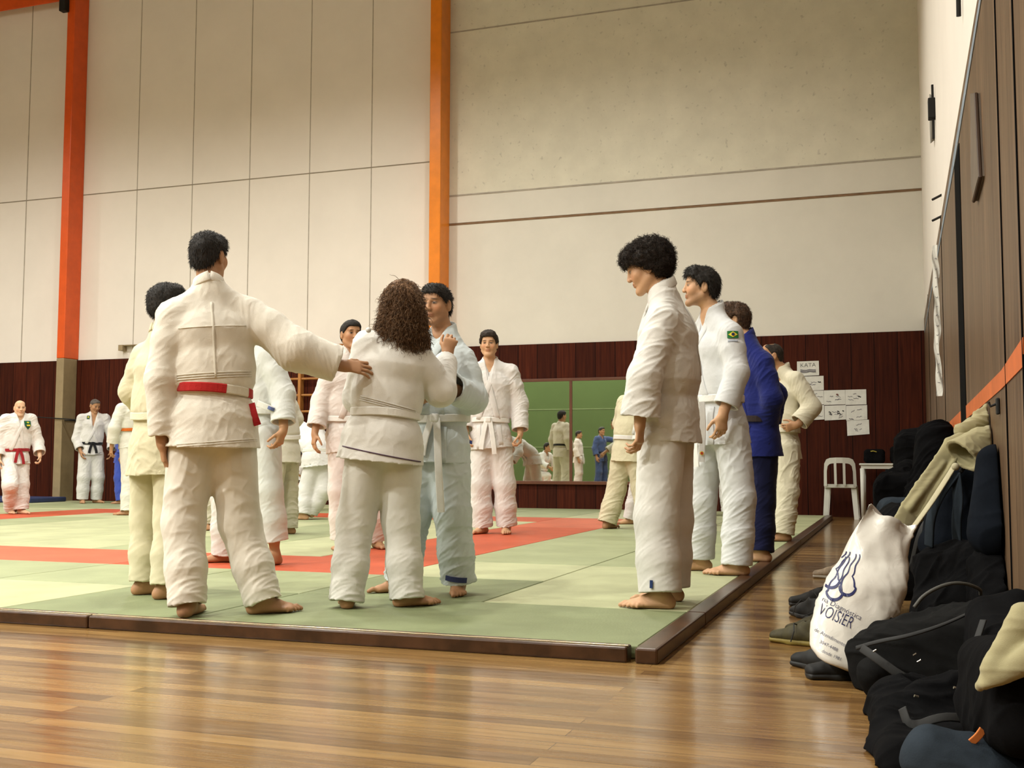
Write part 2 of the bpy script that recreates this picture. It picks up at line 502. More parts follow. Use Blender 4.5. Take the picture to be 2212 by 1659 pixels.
# ledge bracket above the wainscot (left)
p = ony(264, 752, YB - .05)
bm = bmesh.new(); box(bm, (p[0] - .03, YB - .12, p[2] - .05), (p[0] + .06, YB - .001, p[2] + .05), .004); box(bm, (p[0] + .0, YB - .1, p[2] + .035), (p[0] + .4, YB - .001, p[2] + .05))
o = bm_obj('wall_bracket', bm, M_khaki); tag(o, 'small grey metal bracket on the white wall just above the brown panelling', 'bracket')

# ------------------------------------------------------------------ tatami mats
def tatami(name, col):
    m, nt, b = new_mat(name)
    v = objco(nt)
    co, f = noise_col(nt, [c * .90 for c in col], [min(1, c * 1.10) for c in col], 2.2, 6, v)
    L(nt, co, b.inputs['Base Color'])
    b.inputs['Roughness'].default_value = 0.55
    b.inputs['Specular IOR Level'].default_value = 0.3
    ck = N(nt, 'ShaderNodeTexVoronoi'); ck.inputs['Scale'].default_value = 90
    L(nt, v, ck.inputs['Vector'])
    bump(nt, b, ck.outputs['Distance'], 0.25, 0.002)
    return m
GREENS = [(tatami('pale_green_tatami', (0.44, 0.46, 0.27)), 'pale green'),
          (tatami('mid_green_tatami', (0.33, 0.365, 0.205)), 'green'),
          (tatami('dull_green_tatami', (0.225, 0.26, 0.135)), 'darker green')]
M_redm = tatami('red_tatami', (0.50, 0.088, 0.036))
M_redm2 = tatami('light_red_tatami', (0.56, 0.125, 0.062))
random.seed(5)
ORD = ['first', 'second', 'third', 'fourth', 'fifth', 'sixth', 'seventh', 'eighth', 'ninth', 'tenth', 'eleventh', 'twelfth', 'thirteenth', 'fourteenth', 'fifteenth']
MX, MY, GAP = -0.918, 4.03, 0.004
MATS = []
def add_mat(x0, x1, y0, y1, mat):
    MATS.append((x0, x1, y0, y1, mat))
def is_red(cx, cy):
    inx = -10.94 < cx < -2.94; iny = 6.03 < cy < 13.03
    edge = (cx > -3.94 or cx < -9.94 or cy < 7.03 or cy > 12.03)
    return inx and iny and edge
used = set()
NC, NR = 13, 11
cell = lambda c, r: (MX - c - .5, MY + r + .5)
def special(c, r):
    """greens read off the photograph for the nearest rows"""
    if r == 0: return 2 if c < 3 else 0
    if r == 1: return 0 if c == 0 else (2 if c < 2 else 1)
    if r == 2 and c < 2: return 0
    return None
for r in range(NR):
    c = 0
    while c < NC:
        if (c, r) in used: c += 1; continue
        red = is_red(*cell(c, r))
        sp_ = special(c, r)
        horiz = (not red and r % 2 == 0) or (red and r in (2, 8))
        if r == 1 and c == 0: horiz = False
        if red and c in (2, 9) and r not in (2, 8): horiz = False
        span = None
        if horiz and c + 1 < NC and (c + 1, r) not in used and is_red(*cell(c + 1, r)) == red and special(c + 1, r) == sp_:
            span = (2, 1)
        elif r + 1 < NR and (c, r + 1) not in used and is_red(*cell(c, r + 1)) == red and (sp_ == special(c, r + 1) or (c == 0 and r == 1)):
            span = (1, 2)
        else:
            span = (1, 1)
        for a in range(span[0]):
            for b_ in range(span[1]): used.add((c + a, r + b_))
        if red: mt = M_redm if (c + r) % 3 else M_redm2
        else: mt = GREENS[sp_][0] if sp_ is not None else GREENS[random.choice([0, 0, 1, 1, 1])][0]
        nm = 'red' if red else dict((id(g[0]), g[1]) for g in GREENS)[id(mt)]
        x1 = MX - c - GAP; x0 = MX - c - span[0] + GAP; y0 = MY + r + GAP; y1 = MY + r + span[1] - GAP
        if r + span[1] == NR: y1 = YB - .03 if c > 0 else 14.9
        bm = bmesh.new(); box(bm, (x0, y0, 0.001), (x1, y1, HM), 0.004, seg=1)
        o = bm_obj('tatami_mat', bm, mt)
        tag(o, '%s tatami mat, %s row from the front, %s column from the right' % (nm, ORD[r], ORD[c]), 'mat', 'tatami mats of the judo area')
        c += span[0]
# varnished wood border with a metal edge strip
M_bord = plain('dark_varnished_border_wood', (0.062, 0.028, 0.014), 0.3, 0, 0.35, 9)
M_metal = plain('worn_brass_strip', (0.55, 0.45, 0.30), 0.25, 0.9)
def border(lo, hi, strip, label):
    t = thing('mat_border', ((lo[0] + hi[0]) / 2, (lo[1] + hi[1]) / 2, 0), label, 'wood border', 'wood boards framing the mats')
    bm = bmesh.new(); box(bm, (lo[0], lo[1], 0), (hi[0], hi[1], HM + .006), 0.008); bm_obj('board', bm, M_bord, t, world=True)
    if strip:
        bm = bmesh.new(); box(bm, strip[0], strip[1], 0.002); bm_obj('edge_strip', bm, M_metal, t, world=True)
yb0, yb1 = MY - .085, MY - .004
for (xa, xb, lab) in ((-3.33, -.945, 'dark wood border board along the front of the mats, right-hand length'),
                      (-6.33, -3.335, 'dark wood border board along the front of the mats, left-hand length')):
    border((xa, yb0), (xb, yb1), ((xa, MY - .062, HM + .004), (xb, MY - .050, HM + .010)), lab)
for (ya, yb_, lab) in ((MY - .085, 4.98, 'dark wood border board at the front right corner of the mats'), (4.985, 10.0, 'dark wood border board along the right edge beside the standing row'),
                       (10.005, 14.88, 'dark wood border board at the far end of the right edge near the white chair')):
    border((MX + .002, ya), (MX + .085, yb_), None, lab)
# ================================================================== BODIES AND SOFT THINGS: distance-field modelling turned into meshes
def nrm(v):
    v = np.asarray(v, float); return v / (np.linalg.norm(v) + 1e-12)
_rng = np.random.RandomState(7)
_G = _rng.normal(size=(256, 3)); _G /= np.linalg.norm(_G, axis=1)[:, None]
_Pm = _rng.permutation(256)
def pnoise(P):
    """gradient noise, about -1..1"""
    I = np.floor(P).astype(np.int64); Fp = P - I
    U = Fp * Fp * Fp * (Fp * (Fp * 6 - 15) + 10)
    out = 0
    for dx in (0, 1):
        for dy in (0, 1):
            for dz in (0, 1):
                h = _Pm[(_Pm[(_Pm[(I[:, 0] + dx) & 255] + I[:, 1] + dy) & 255] + I[:, 2] + dz) & 255]
                g = _G[h]
                d = (g * (Fp - np.array([dx, dy, dz]))).sum(1)
                wx = U[:, 0] if dx else 1 - U[:, 0]
                wy = U[:, 1] if dy else 1 - U[:, 1]
                wz = U[:, 2] if dz else 1 - U[:, 2]
                out = out + d * wx * wy * wz
    return out * 1.6
class Grid:
    def __init__(s, lo, hi, h):
        s.h = h; s.lo = np.array(lo, float); s.n = np.maximum(4, np.ceil((np.array(hi) - s.lo) / h).astype(int) + 1)
        s.a = np.full(s.n, 0.5, np.float32)
    def region(s, lo, hi):
        i0 = np.clip(np.floor((np.array(lo) - s.lo) / s.h).astype(int), 0, s.n)
        i1 = np.clip(np.ceil((np.array(hi) - s.lo) / s.h).astype(int) + 1, 0, s.n)
        if (i1 <= i0).any(): return None
        sl = tuple(slice(int(a), int(b)) for a, b in zip(i0, i1))
        ax = [(s.lo[k] + s.h * np.arange(i0[k], i1[k])).astype(np.float32) for k in range(3)]
        return sl, ax[0][:, None, None], ax[1][None, :, None], ax[2][None, None, :]
    def op(s, fn, lo, hi, k=0.0, mode='add'):
        mg = max(k, 0) + 0.035
        r = s.region(np.array(lo) - mg, np.array(hi) + mg)
        if r is None: return
        sl, X, Y, Z = r
        d = fn(X, Y, Z); a = s.a[sl]
        if mode == 'add':
            if k > 0:
                hh = np.maximum(k - np.abs(a - d), 0) / k
                s.a[sl] = np.minimum(a, d) - hh * hh * k * 0.25
            else: s.a[sl] = np.minimum(a, d)
        else:
            d = -d if mode == 'sub' else d
            if k > 0:
                hh = np.maximum(k - np.abs(a - d), 0) / k
                s.a[sl] = np.maximum(a, d) + hh * hh * k * 0.25
            else: s.a[sl] = np.maximum(a, d)
    def cone(s, p0, p1, r0, r1, k=0.0, mode='add'):
        p0 = np.asarray(p0, float); p1 = np.asarray(p1, float)
        ab = p1 - p0; L2 = float(ab @ ab) + 1e-9; R_ = max(r0, r1)
        def fn(X, Y, Z):
            x = X - np.float32(p0[0]); y = Y - np.float32(p0[1]); z = Z - np.float32(p0[2])
            t = np.clip((x * ab[0] + y * ab[1] + z * ab[2]) / L2, 0, 1).astype(np.float32)
            x = x - t * np.float32(ab[0]); y = y - t * np.float32(ab[1]); z = z - t * np.float32(ab[2])
            return np.sqrt(x * x + y * y + z * z) - (np.float32(r0) + t * np.float32(r1 - r0))
        s.op(fn, np.minimum(p0, p1) - R_, np.maximum(p0, p1) + R_, k, mode)
    def ell(s, c, R, rad, k=0.0, mode='add'):
        """ellipsoid, R rows = axes"""
        c = np.asarray(c, float); rad = np.asarray(rad, float); R = np.asarray(R, float)
        def fn(X, Y, Z):
            x = X - np.float32(c[0]); y = Y - np.float32(c[1]); z = Z - np.float32(c[2])
            q = [x * np.float32(R[i, 0]) + y * np.float32(R[i, 1]) + z * np.float32(R[i, 2]) for i in range(3)]
            k0 = np.sqrt(sum((q[i] / np.float32(rad[i])) ** 2 for i in range(3)))
            k1 = np.sqrt(sum((q[i] / np.float32(rad[i] ** 2)) ** 2 for i in range(3))) + 1e-6
            return k0 * (k0 - 1) / k1
        e = np.sqrt(((R * rad[:, None]) ** 2).sum(0))
        s.op(fn, c - e, c + e, k, mode)
    def seg(s, p0, p1, a0, b0, a1, b1, side, k=0.0, mode='add', flat0=False, flat1=False, pw=2.0):
        """elliptic segment with half widths a along side and b across"""
        p0 = np.asarray(p0, float); p1 = np.asarray(p1, float)
        ab = p1 - p0; Ls = float(np.linalg.norm(ab)) + 1e-9; u = ab / Ls
        sd = np.asarray(side, float); sd = nrm(sd - u * (sd @ u)); wv = np.cross(u, sd)
        R_ = max(a0, a1, b0, b1)
        f = np.float32
        def fn(X, Y, Z):
            x = X - f(p0[0]); y = Y - f(p0[1]); z = Z - f(p0[2])
            qu = x * f(u[0]) + y * f(u[1]) + z * f(u[2])
            qs = x * f(sd[0]) + y * f(sd[1]) + z * f(sd[2])
            qw = x * f(wv[0]) + y * f(wv[1]) + z * f(wv[2])
            t = np.clip(qu / f(Ls), 0, 1)
            a = f(a0) + t * f(a1 - a0); b = f(b0) + t * f(b1 - b0)
            e = qu - t * f(Ls)
            ea = np.where(e < 0, 0 if flat0 else e, 0 if flat1 else e)
            mn = np.minimum(a, b)
            if pw != 2.0:
                k0 = (np.abs(qs / a) ** pw + np.abs(qw / b) ** pw + np.abs(ea / mn) ** pw) ** (1 / pw)
                d = (k0 - 1) * mn
            else:
                k0 = np.sqrt((qs / a) ** 2 + (qw / b) ** 2 + (ea / mn) ** 2)
                k1 = np.sqrt((qs / a ** 2) ** 2 + (qw / b ** 2) ** 2 + (ea / mn ** 2) ** 2) + f(1e-6)
                d = k0 * (k0 - 1) / k1
            if flat0: d = np.maximum(d, -qu)
            if flat1: d = np.maximum(d, qu - f(Ls))
            return d
        s.op(fn, np.minimum(p0, p1) - R_, np.maximum(p0, p1) + R_, k, mode)
    def chain(s, st, side, k=0.0, flat0=False, flat1=False, pw=2.0, ks=0.02):
        """st: list of (p, a, b); side: one vector or a list"""
        for i in range(len(st) - 1):
            sd = side[i] if isinstance(side, list) else side
            s.seg(st[i][0], st[i + 1][0], st[i][1], st[i][2], st[i + 1][1], st[i + 1][2], sd, k if i == 0 else ks,
                  'add', flat0 and i == 0, flat1 and i == len(st) - 2, pw)
    def below(s, z, k=0.0):
        X = s.region(s.lo, s.lo + s.h * s.n)
        s.op(lambda X, Y, Z: (np.float32(z) - Z) + 0 * X + 0 * Y, s.lo, s.lo + s.h * s.n, k, 'int')
    def sample(s, P):
        q = (np.asarray(P, float) - s.lo) / s.h
        q = np.clip(q, 0, s.n - 1.001); i = q.astype(int); f = q - i
        a = s.a; r = 0
        for dx in (0, 1):
            for dy in (0, 1):
                for dz in (0, 1):
                    wgt = (f[:, 0] if dx else 1 - f[:, 0]) * (f[:, 1] if dy else 1 - f[:, 1]) * (f[:, 2] if dz else 1 - f[:, 2])
                    r = r + wgt * a[i[:, 0] + dx, i[:, 1] + dy, i[:, 2] + dz]
        return r
    def grad(s, P):
        e = s.h; g = np.stack([s.sample(P + np.eye(3)[k] * e) - s.sample(P - np.eye(3)[k] * e) for k in range(3)], 1)
        return g / (np.linalg.norm(g, axis=1)[:, None] + 1e-9)
    def march(s, O, D, tmax, n=90):
        """first surface hit from O along D"""
        O = np.asarray(O, float); D = np.asarray(D, float)
        hit = np.full(len(O), np.nan); prev = s.sample(O)
        for i in range(1, n + 1):
            t = tmax * i / n
            cur = s.sample(O + D * t)
            m = np.isnan(hit) & (cur <= 0) & (prev > 0)
            dt = tmax / n
            hit[m] = t - dt * (-cur[m]) / (prev[m] - cur[m] + 1e-9)
            prev = cur
        return hit
    def mesh(s):
        a = np.clip(s.a, -3 * s.h, 3 * s.h)
        a[0] = a[-1] = 3 * s.h; a[:, 0] = a[:, -1] = 3 * s.h; a[:, :, 0] = a[:, :, -1] = 3 * s.h
        g = openvdb.FloatGrid(3 * s.h)
        g.copyFromArray(np.ascontiguousarray(a), tolerance=s.h * 0.01)
        v, t, q = g.convertToPolygons(isovalue=0.0, adaptivity=0.0)
        return v.astype(np.float64) * s.h + s.lo, t.astype(np.int64), q.astype(np.int64)

def np_mesh(name, V, T, Q, smooth=True):
    me = bpy.data.meshes.new(name)
    nT = len(T); nQ = len(Q)
    me.vertices.add(len(V)); me.vertices.foreach_set('co', np.ascontiguousarray(V, np.float32).ravel())
    loops = np.concatenate([np.asarray(T).ravel(), np.asarray(Q).ravel()]).astype(np.int32)
    me.loops.add(len(loops)); me.loops.foreach_set('vertex_index', loops)
    me.polygons.add(nT + nQ)
    ls = np.concatenate([np.arange(nT) * 3, nT * 3 + np.arange(nQ) * 4]).astype(np.int32)
    me.polygons.foreach_set('loop_start', ls)
    me.update(calc_edges=True)
    if smooth: me.shade_smooth()
    return me
def vnormals(V, T, Q):
    Nn = np.zeros_like(V)
    for F_, q in ((T, 0), (Q, 1)):
        if len(F_) == 0: continue
        if q: n = np.cross(V[F_[:, 2]] - V[F_[:, 0]], V[F_[:, 3]] - V[F_[:, 1]])
        else: n = np.cross(V[F_[:, 1]] - V[F_[:, 0]], V[F_[:, 2]] - V[F_[:, 0]])
        for k in range(F_.shape[1]):
            for c in range(3):
                Nn[:, c] += np.bincount(F_[:, k], n[:, c], len(V))
    return Nn / (np.linalg.norm(Nn, axis=1)[:, None] + 1e-12)
def orient(V, T, Q, g):
    """make faces look outwards"""
    Nn = vnormals(V, T, Q)
    idx = np.arange(0, len(V), max(1, len(V) // 500))
    G_ = g.grad(V[idx])
    if (G_ * Nn[idx]).sum() < 0:
        T = T[:, ::-1] if len(T) else T; Q = Q[:, ::-1] if len(Q) else Q; Nn = -Nn
    return T, Q, Nn
def folds(V, Nn, segs, seed, amp=1.0):
    """segs: (p0, p1, fa, ft, amp, diag) fold fields, blended by distance"""
    W = 0; D = 0
    for (p0, p1, fa, ft, am, dg) in segs:
        p0 = np.asarray(p0, float); p1 = np.asarray(p1, float)
        ab = p1 - p0; Ls = np.linalg.norm(ab); u = ab / Ls
        q = V - p0; t = q @ u; tc = np.clip(t, 0, Ls)
        perp = q - tc[:, None] * u
        dist = np.linalg.norm(perp, axis=1)
        wgt = 1.0 / (dist + 0.02) ** 5
        e1 = nrm(np.cross(u, [0.3, 0.9, 0.2])); e2 = np.cross(u, e1)
        a1 = q @ e1; a2 = q @ e2
        P = np.stack([a1 * ft, a2 * ft, (t + dg * a1) * fa], 1) + seed * 7.31
        wp = pnoise(P * 0.55 + 3.1)
        n1 = pnoise(P + wp[:, None] * 0.55)
        r = 1 - np.abs(n1) * 2.4
        r = np.where(r > 0, np.abs(r) ** 1.7, -.55 * np.abs(r) ** .9)
        n2 = pnoise(P * np.array([1.9, 1.9, 2.2]) + 11.7 + wp[:, None] * .8)
        r2 = np.maximum(0, 1 - np.abs(n2) * 3.0) ** 1.5
        mk = np.clip(.75 + 1.5 * pnoise(P * .33 + 5.3), .35, 1.5)
        dd = am * mk * (0.60 * r + 0.38 * r2 - 0.30)
        W = W + wgt; D = D + wgt * dd
    return V + Nn * (D / W)[:, None] * amp
def soft_obj(name, g, mat, parent, segs=None, seed=0, amp=1.0, post=None, origin=None, colfn=None):
    V, T, Q = g.mesh()
    T, Q, Nn = orient(V, T, Q, g)
    if segs: V = folds(V, Nn, segs, seed, amp)
    if post is not None: V = post(V, Nn)
    col = colfn(V, Nn) if colfn else None
    o0 = np.array(origin if origin is not None else (parent.location if parent else (0, 0, 0)), float)
    me = np_mesh(name, V - o0, T, Q)
    if col is not None:
        at = me.color_attributes.new('Col', 'FLOAT_COLOR', 'POINT')
        at.data.foreach_set('color', np.concatenate([col, np.ones((len(col), 1))], 1).astype(np.float32).ravel())
    o = link(name, me, mat, parent)
    if parent is None: o.location = o0
    return o
def strips(name, chains, rad, mat, parent, sides=3):
    """many thin tapering strands as one mesh; chains: array (N, K, 3)"""
    C = np.asarray(chains, float); Nn_, K, _ = C.shape
    T_ = np.gradient(C, axis=1); T_ /= np.linalg.norm(T_, axis=2)[..., None] + 1e-9
    ref = np.array([0.31, 0.17, 0.93]); A = np.cross(T_, ref); A /= np.linalg.norm(A, axis=2)[..., None] + 1e-9
    B = np.cross(T_, A)
    tp = np.interp(np.linspace(0, 1, K), [0, .6, 1], [1, .9, .25])
    V = []
    for k in range(sides):
        an = 2 * math.pi * k / sides
        V.append(C + (A * math.cos(an) + B * math.sin(an)) * (rad * tp)[None, :, None])
    V = np.stack(V, 2).reshape(-1, 3)
    base = (np.arange(Nn_)[:, None, None] * K + np.arange(K - 1)[None, :, None]) * sides
    k0 = np.arange(sides)[None, None, :]; k1 = (k0 + 1) % sides
    Q = np.stack([base + k0, base + k1, base + sides + k1, base + sides + k0], -1).reshape(-1, 4)
    l = np.array(parent.location)
    me = np_mesh(name, V - l, np.zeros((0, 3), int), Q)
    return link(name, me, mat, parent)
def ribbon_mesh(bm, P, Nv, half, th, closed=False, lift=0.0):
    """flat band along P with surface normals Nv, half width, thickness"""
    P = np.asarray(P, float); Nv = np.asarray(Nv, float); n = len(P)
    hw = half if hasattr(half, '__len__') else [half] * n
    rings = []
    for i in range(n):
        a = P[(i - 1) % n] if (closed or i) else P[i]
        b = P[(i + 1) % n] if (closed or i < n - 1) else P[i]
        t = nrm(b - a); nn = nrm(Nv[i] - t * (Nv[i] @ t)); wv = np.cross(nn, t)
        o = P[i] + nn * lift
        pr = [(-1, 0), (-1, .7), (-.8, 1), (.8, 1), (1, .7), (1, 0)]
        rings.append([bm.verts.new(o + wv * (x * hw[i]) + nn * (y * th)) for x, y in pr])
    m_ = len(rings)
    for i in range(m_ if closed else m_ - 1):
        A, B = rings[i], rings[(i + 1) % m_]
        for k in range(6):
            bm.faces.new((A[k], A[(k + 1) % 6], B[(k + 1) % 6], B[k]))
    if not closed:
        bm.faces.new(rings[0][::-1]); bm.faces.new(rings[-1])
# ================================================================== PEOPLE
SKIN = {'fair': (0.60, 0.35, 0.20), 'tan': (0.45, 0.24, 0.125), 'brown': (0.30, 0.135, 0.07), 'pale': (0.68, 0.43, 0.27)}
M_beltw = cloth('white_cotton_belt', (0.78, 0.77, 0.74), 200, 0.3)
def frame_from(fwd, up):
    f = nrm(fwd); u = nrm(np.asarray(up, float) - f * np.dot(up, f)); r = np.cross(f, u)
    return np.array([r, f, u])            # rows: right, forward, up
HEADCOL = {}
def head_sdf(g, c, R, s, mode='body'):
    """head in local frame: x right, y forward, z up; s=1 is a 24.5 cm head"""
    W = lambda x, y, z: c + (R[0] * x + R[1] * y + R[2] * z) * s
    E_ = lambda p, r, k=0.02, mode='add': g.ell(W(*p), R, np.array(r) * s, k * s, mode)
    K_ = lambda p, q, r0, r1, k=0.02, mode='add': g.cone(W(*p), W(*q), r0 * s, r1 * s, k * s, mode)
    E_((0, -.012, .032), (.073, .094, .086), 0)
    E_((0, .022, -.03), (.061, .070, .083), .03)
    for sx in (-1, 1):
        K_((sx * .054, .0, -.055), (sx * .018, .070, -.100), .020, .017, .025)
        E_((sx * .040, .060, -.018), (.022, .020, .024), .03)
    E_((0, .078, -.100), (.020, .017, .018), .02)
    K_((-.034, .080, .032), (.034, .080, .032), .0125, .0125, .02)
    E_((0, .050, .070), (.055, .035, .04), .03)
    for sx in (-1, 1):
        E_((sx * .031, .098, .010), (.017, .014, .012), .012, 'sub')
    for sx in (-1, 1):
        E_((sx * .031, .078, .010), (.0145, .0125, .0125), .002)
    K_((0, .088, .022), (0, .107, -.020), .0085, .0110, .012)
    for sx in (-1, 1): E_((sx * .011, .104, -.026), (.009, .011, .008), .007)
    E_((0, .0885, -.052), (.024, .0105, .0060), .008)
    E_((0, .0865, -.064), (.021, .0110, .0070), .008)
    E_((0, .103, -.058), (.022, .007, .0018), .003, 'sub')
    for sx in (-1, 1):
        g.ell(W(sx * .077, -.012, -.004), R, np.array((.011, .021, .034)) * s, .008 * s)
        g.ell(W(sx * .088, -.006, -.002), R, np.array((.007, .012, .020)) * s, .005 * s, 'sub')
def head_color(V, c, R, s, base, brow, eye=True, stubble=0.0, lipc=None):
    q = (V - c) / s; x = np.abs(q @ R[0]); y = q @ R[1]; z = q @ R[2]
    base = np.array(base); C = np.tile(base, (len(V), 1))
    near = (np.linalg.norm(q, axis=1) < .17)
    warm = np.exp(-(((x - .042) / .02) ** 2 + ((z + .022) / .022) ** 2)) * (y > .03) * near
    C = C * (1 + warm[:, None] * np.array([0.06, -0.10, -0.10]))
    def mixc(m, col):
        nonlocal C
        m = (m * near)[:, None]; C = C * (1 - m) + np.array(col) * m
    st = np.clip((-.030 - z) / .02, 0, 1) * np.clip((y - .0) / .03, 0, 1) * (z > -.135)
    mixc(st * stubble, base * np.array([.45, .42, .42]))
    lp = np.exp(-((x / .023) ** 4 + ((z + .058) / .0105) ** 4)) * (y > .08)
    mixc(lp * .75, lipc if lipc is not None else base * np.array([.80, .50, .50]))
    mixc(np.exp(-((x / .019) ** 6 + ((z + .058) / .0016) ** 2)) * (y > .08) * .7, base * .3)
    br = np.exp(-(((x - .031) / .0185) ** 4 + ((z - .0325 + (x - .03) * .12) / .0050) ** 4)) * (y > .05)
    mixc(br * .85, brow)
    ev = np.exp(-(((x - .031) / .0145) ** 6 + ((z - .0095) / .0058) ** 4)) * (y > .065)
    mixc(ev, (.27, .21, .17))
    mixc(np.exp(-(((x - .031) / .0078) ** 6 + ((z - .0095) / .0062) ** 6)) * (y > .065), (.03, .018, .012))
    mixc(np.exp(-(((x - .031) / .0160) ** 6 + ((z - .0158) / .0028) ** 4)) * (y > .06) * .9, base * .22)
    mixc(np.exp(-(((x - .010) / .004) ** 2 + ((z + .033) / .003) ** 2)) * (y > .09) * .7, base * .3)
    return C
def hand_sdf(g, w, d, n, t, s=1.0, curl=0.35, spread=0.12, cu=None):
    """w wrist, d finger direction, n palm normal (towards the palm side), t thumb side"""
    d = nrm(d); n = nrm(n - d * np.dot(n, d)); t_ = np.cross(d, n)
    if np.dot(t_, t) < 0: t_ = -t_
    t = t_
    P = lambda a, b, c: w + (d * a + t * b + n * c) * s
    g.seg(P(-.03, 0, 0), P(.02, 0, 0), .026 * s, .019 * s, .028 * s, .017 * s, t, .02 * s)
    g.seg(P(.02, 0, 0), P(.085, 0, .002), .029 * s, .015 * s, .040 * s, .013 * s, t, .02 * s)
    g.ell(P(.045, .024, .010), np.array([d, t, n]), np.array((.030, .017, .014)) * s, .015 * s)
    lens = [(.044, .027, .021), (.048, .030, .022), (.044, .028, .021), (.034, .021, .018)]
    offs = [.030, .010, -.010, -.029]
    for i in range(4):
        b = offs[i]; c_ = (cu[i] if cu is not None else curl) * (1 + .12 * i)
        p = P(.084 - abs(i - 1) * .004, b, .002)
        yaw_ = spread * (1.5 - i) / 1.5 * .9
        dd = nrm(d + t * yaw_)
        ang = 0.0; r = .0092 * s if i < 3 else .0080 * s
        for j, l in enumerate(lens[i]):
            ang += c_ * (0.8 if j == 0 else 1.1)
            dir_ = dd * math.cos(ang) + n * math.sin(ang)
            q = p + dir_ * l * s
            g.cone(p, q, r, r * .93, .004 * s)
            p = q; r *= .92
    # thumb, leaving the side of the palm near its base
    p0 = P(.022, .020, .008)
    a1 = nrm(d * .62 + t * .72 + n * .30); a2 = nrm(d * .85 + t * .35 + n * (.30 + .4 * curl)); a3 = nrm(d * .92 + t * .05 + n * (.35 + .6 * curl))
    p1 = p0 + a1 * .044 * s; p2 = p1 + a2 * .032 * s; p3 = p2 + a3 * .026 * s
    g.cone(p0, p1, .0135 * s, .0105 * s, .012 * s); g.cone(p1, p2, .0102 * s, .0092 * s, .004 * s); g.cone(p2, p3, .0092 * s, .0080 * s, .003 * s)
def foot_sdf(g, an, fd, s, zf, side, lift=0.0):
    """an ankle, fd foot direction (horizontal unit), zf ground height; side +1 when the big toe is on the left of fd"""
    up = np.array([0, 0, 1.0]); lat = np.cross(up, fd) * side      # towards the big toe
    B = np.array([an[0], an[1], zf + lift])
    P = lambda a, b, c: B + fd * a * s + lat * b * s + up * c * s
    g.cone(an, P(-.012, 0, .055), .034 * s, .034 * s, .03)
    g.ell(P(-.040, 0, .030), np.array([fd, lat, up]), np.array((.034, .030, .034)) * s, .02)
    g.cone(P(-.005, 0, .058), P(.070, .008, .036), .037 * s, .026 * s, .03)
    g.seg(P(-.035, -.004, .024), P(.125, .006, .018), .030 * s, .024 * s, .044 * s, .018 * s, lat, .02)
    g.cone(P(.06, .016, .036), P(.135, .022, .022), .024 * s, .017 * s, .02)
    for i, (b, ln, r) in enumerate([(.028, .048, .0135), (.010, .044, .0100), (-.006, .036, .0095), (-.020, .026, .0090), (-.033, .014, .0085)]):
        g.cone(P(.128 - i * .010, b, .018), P(.136 - i * .010 + ln * .55, b * 1.05, .022), r * s * .95, r * s, .006)
        g.cone(P(.136 - i * .010 + ln * .55, b * 1.05, .022), P(.136 - i * .010 + ln, b * 1.08, .012), r * s, r * s * .9, .003)
LENGTHS = []
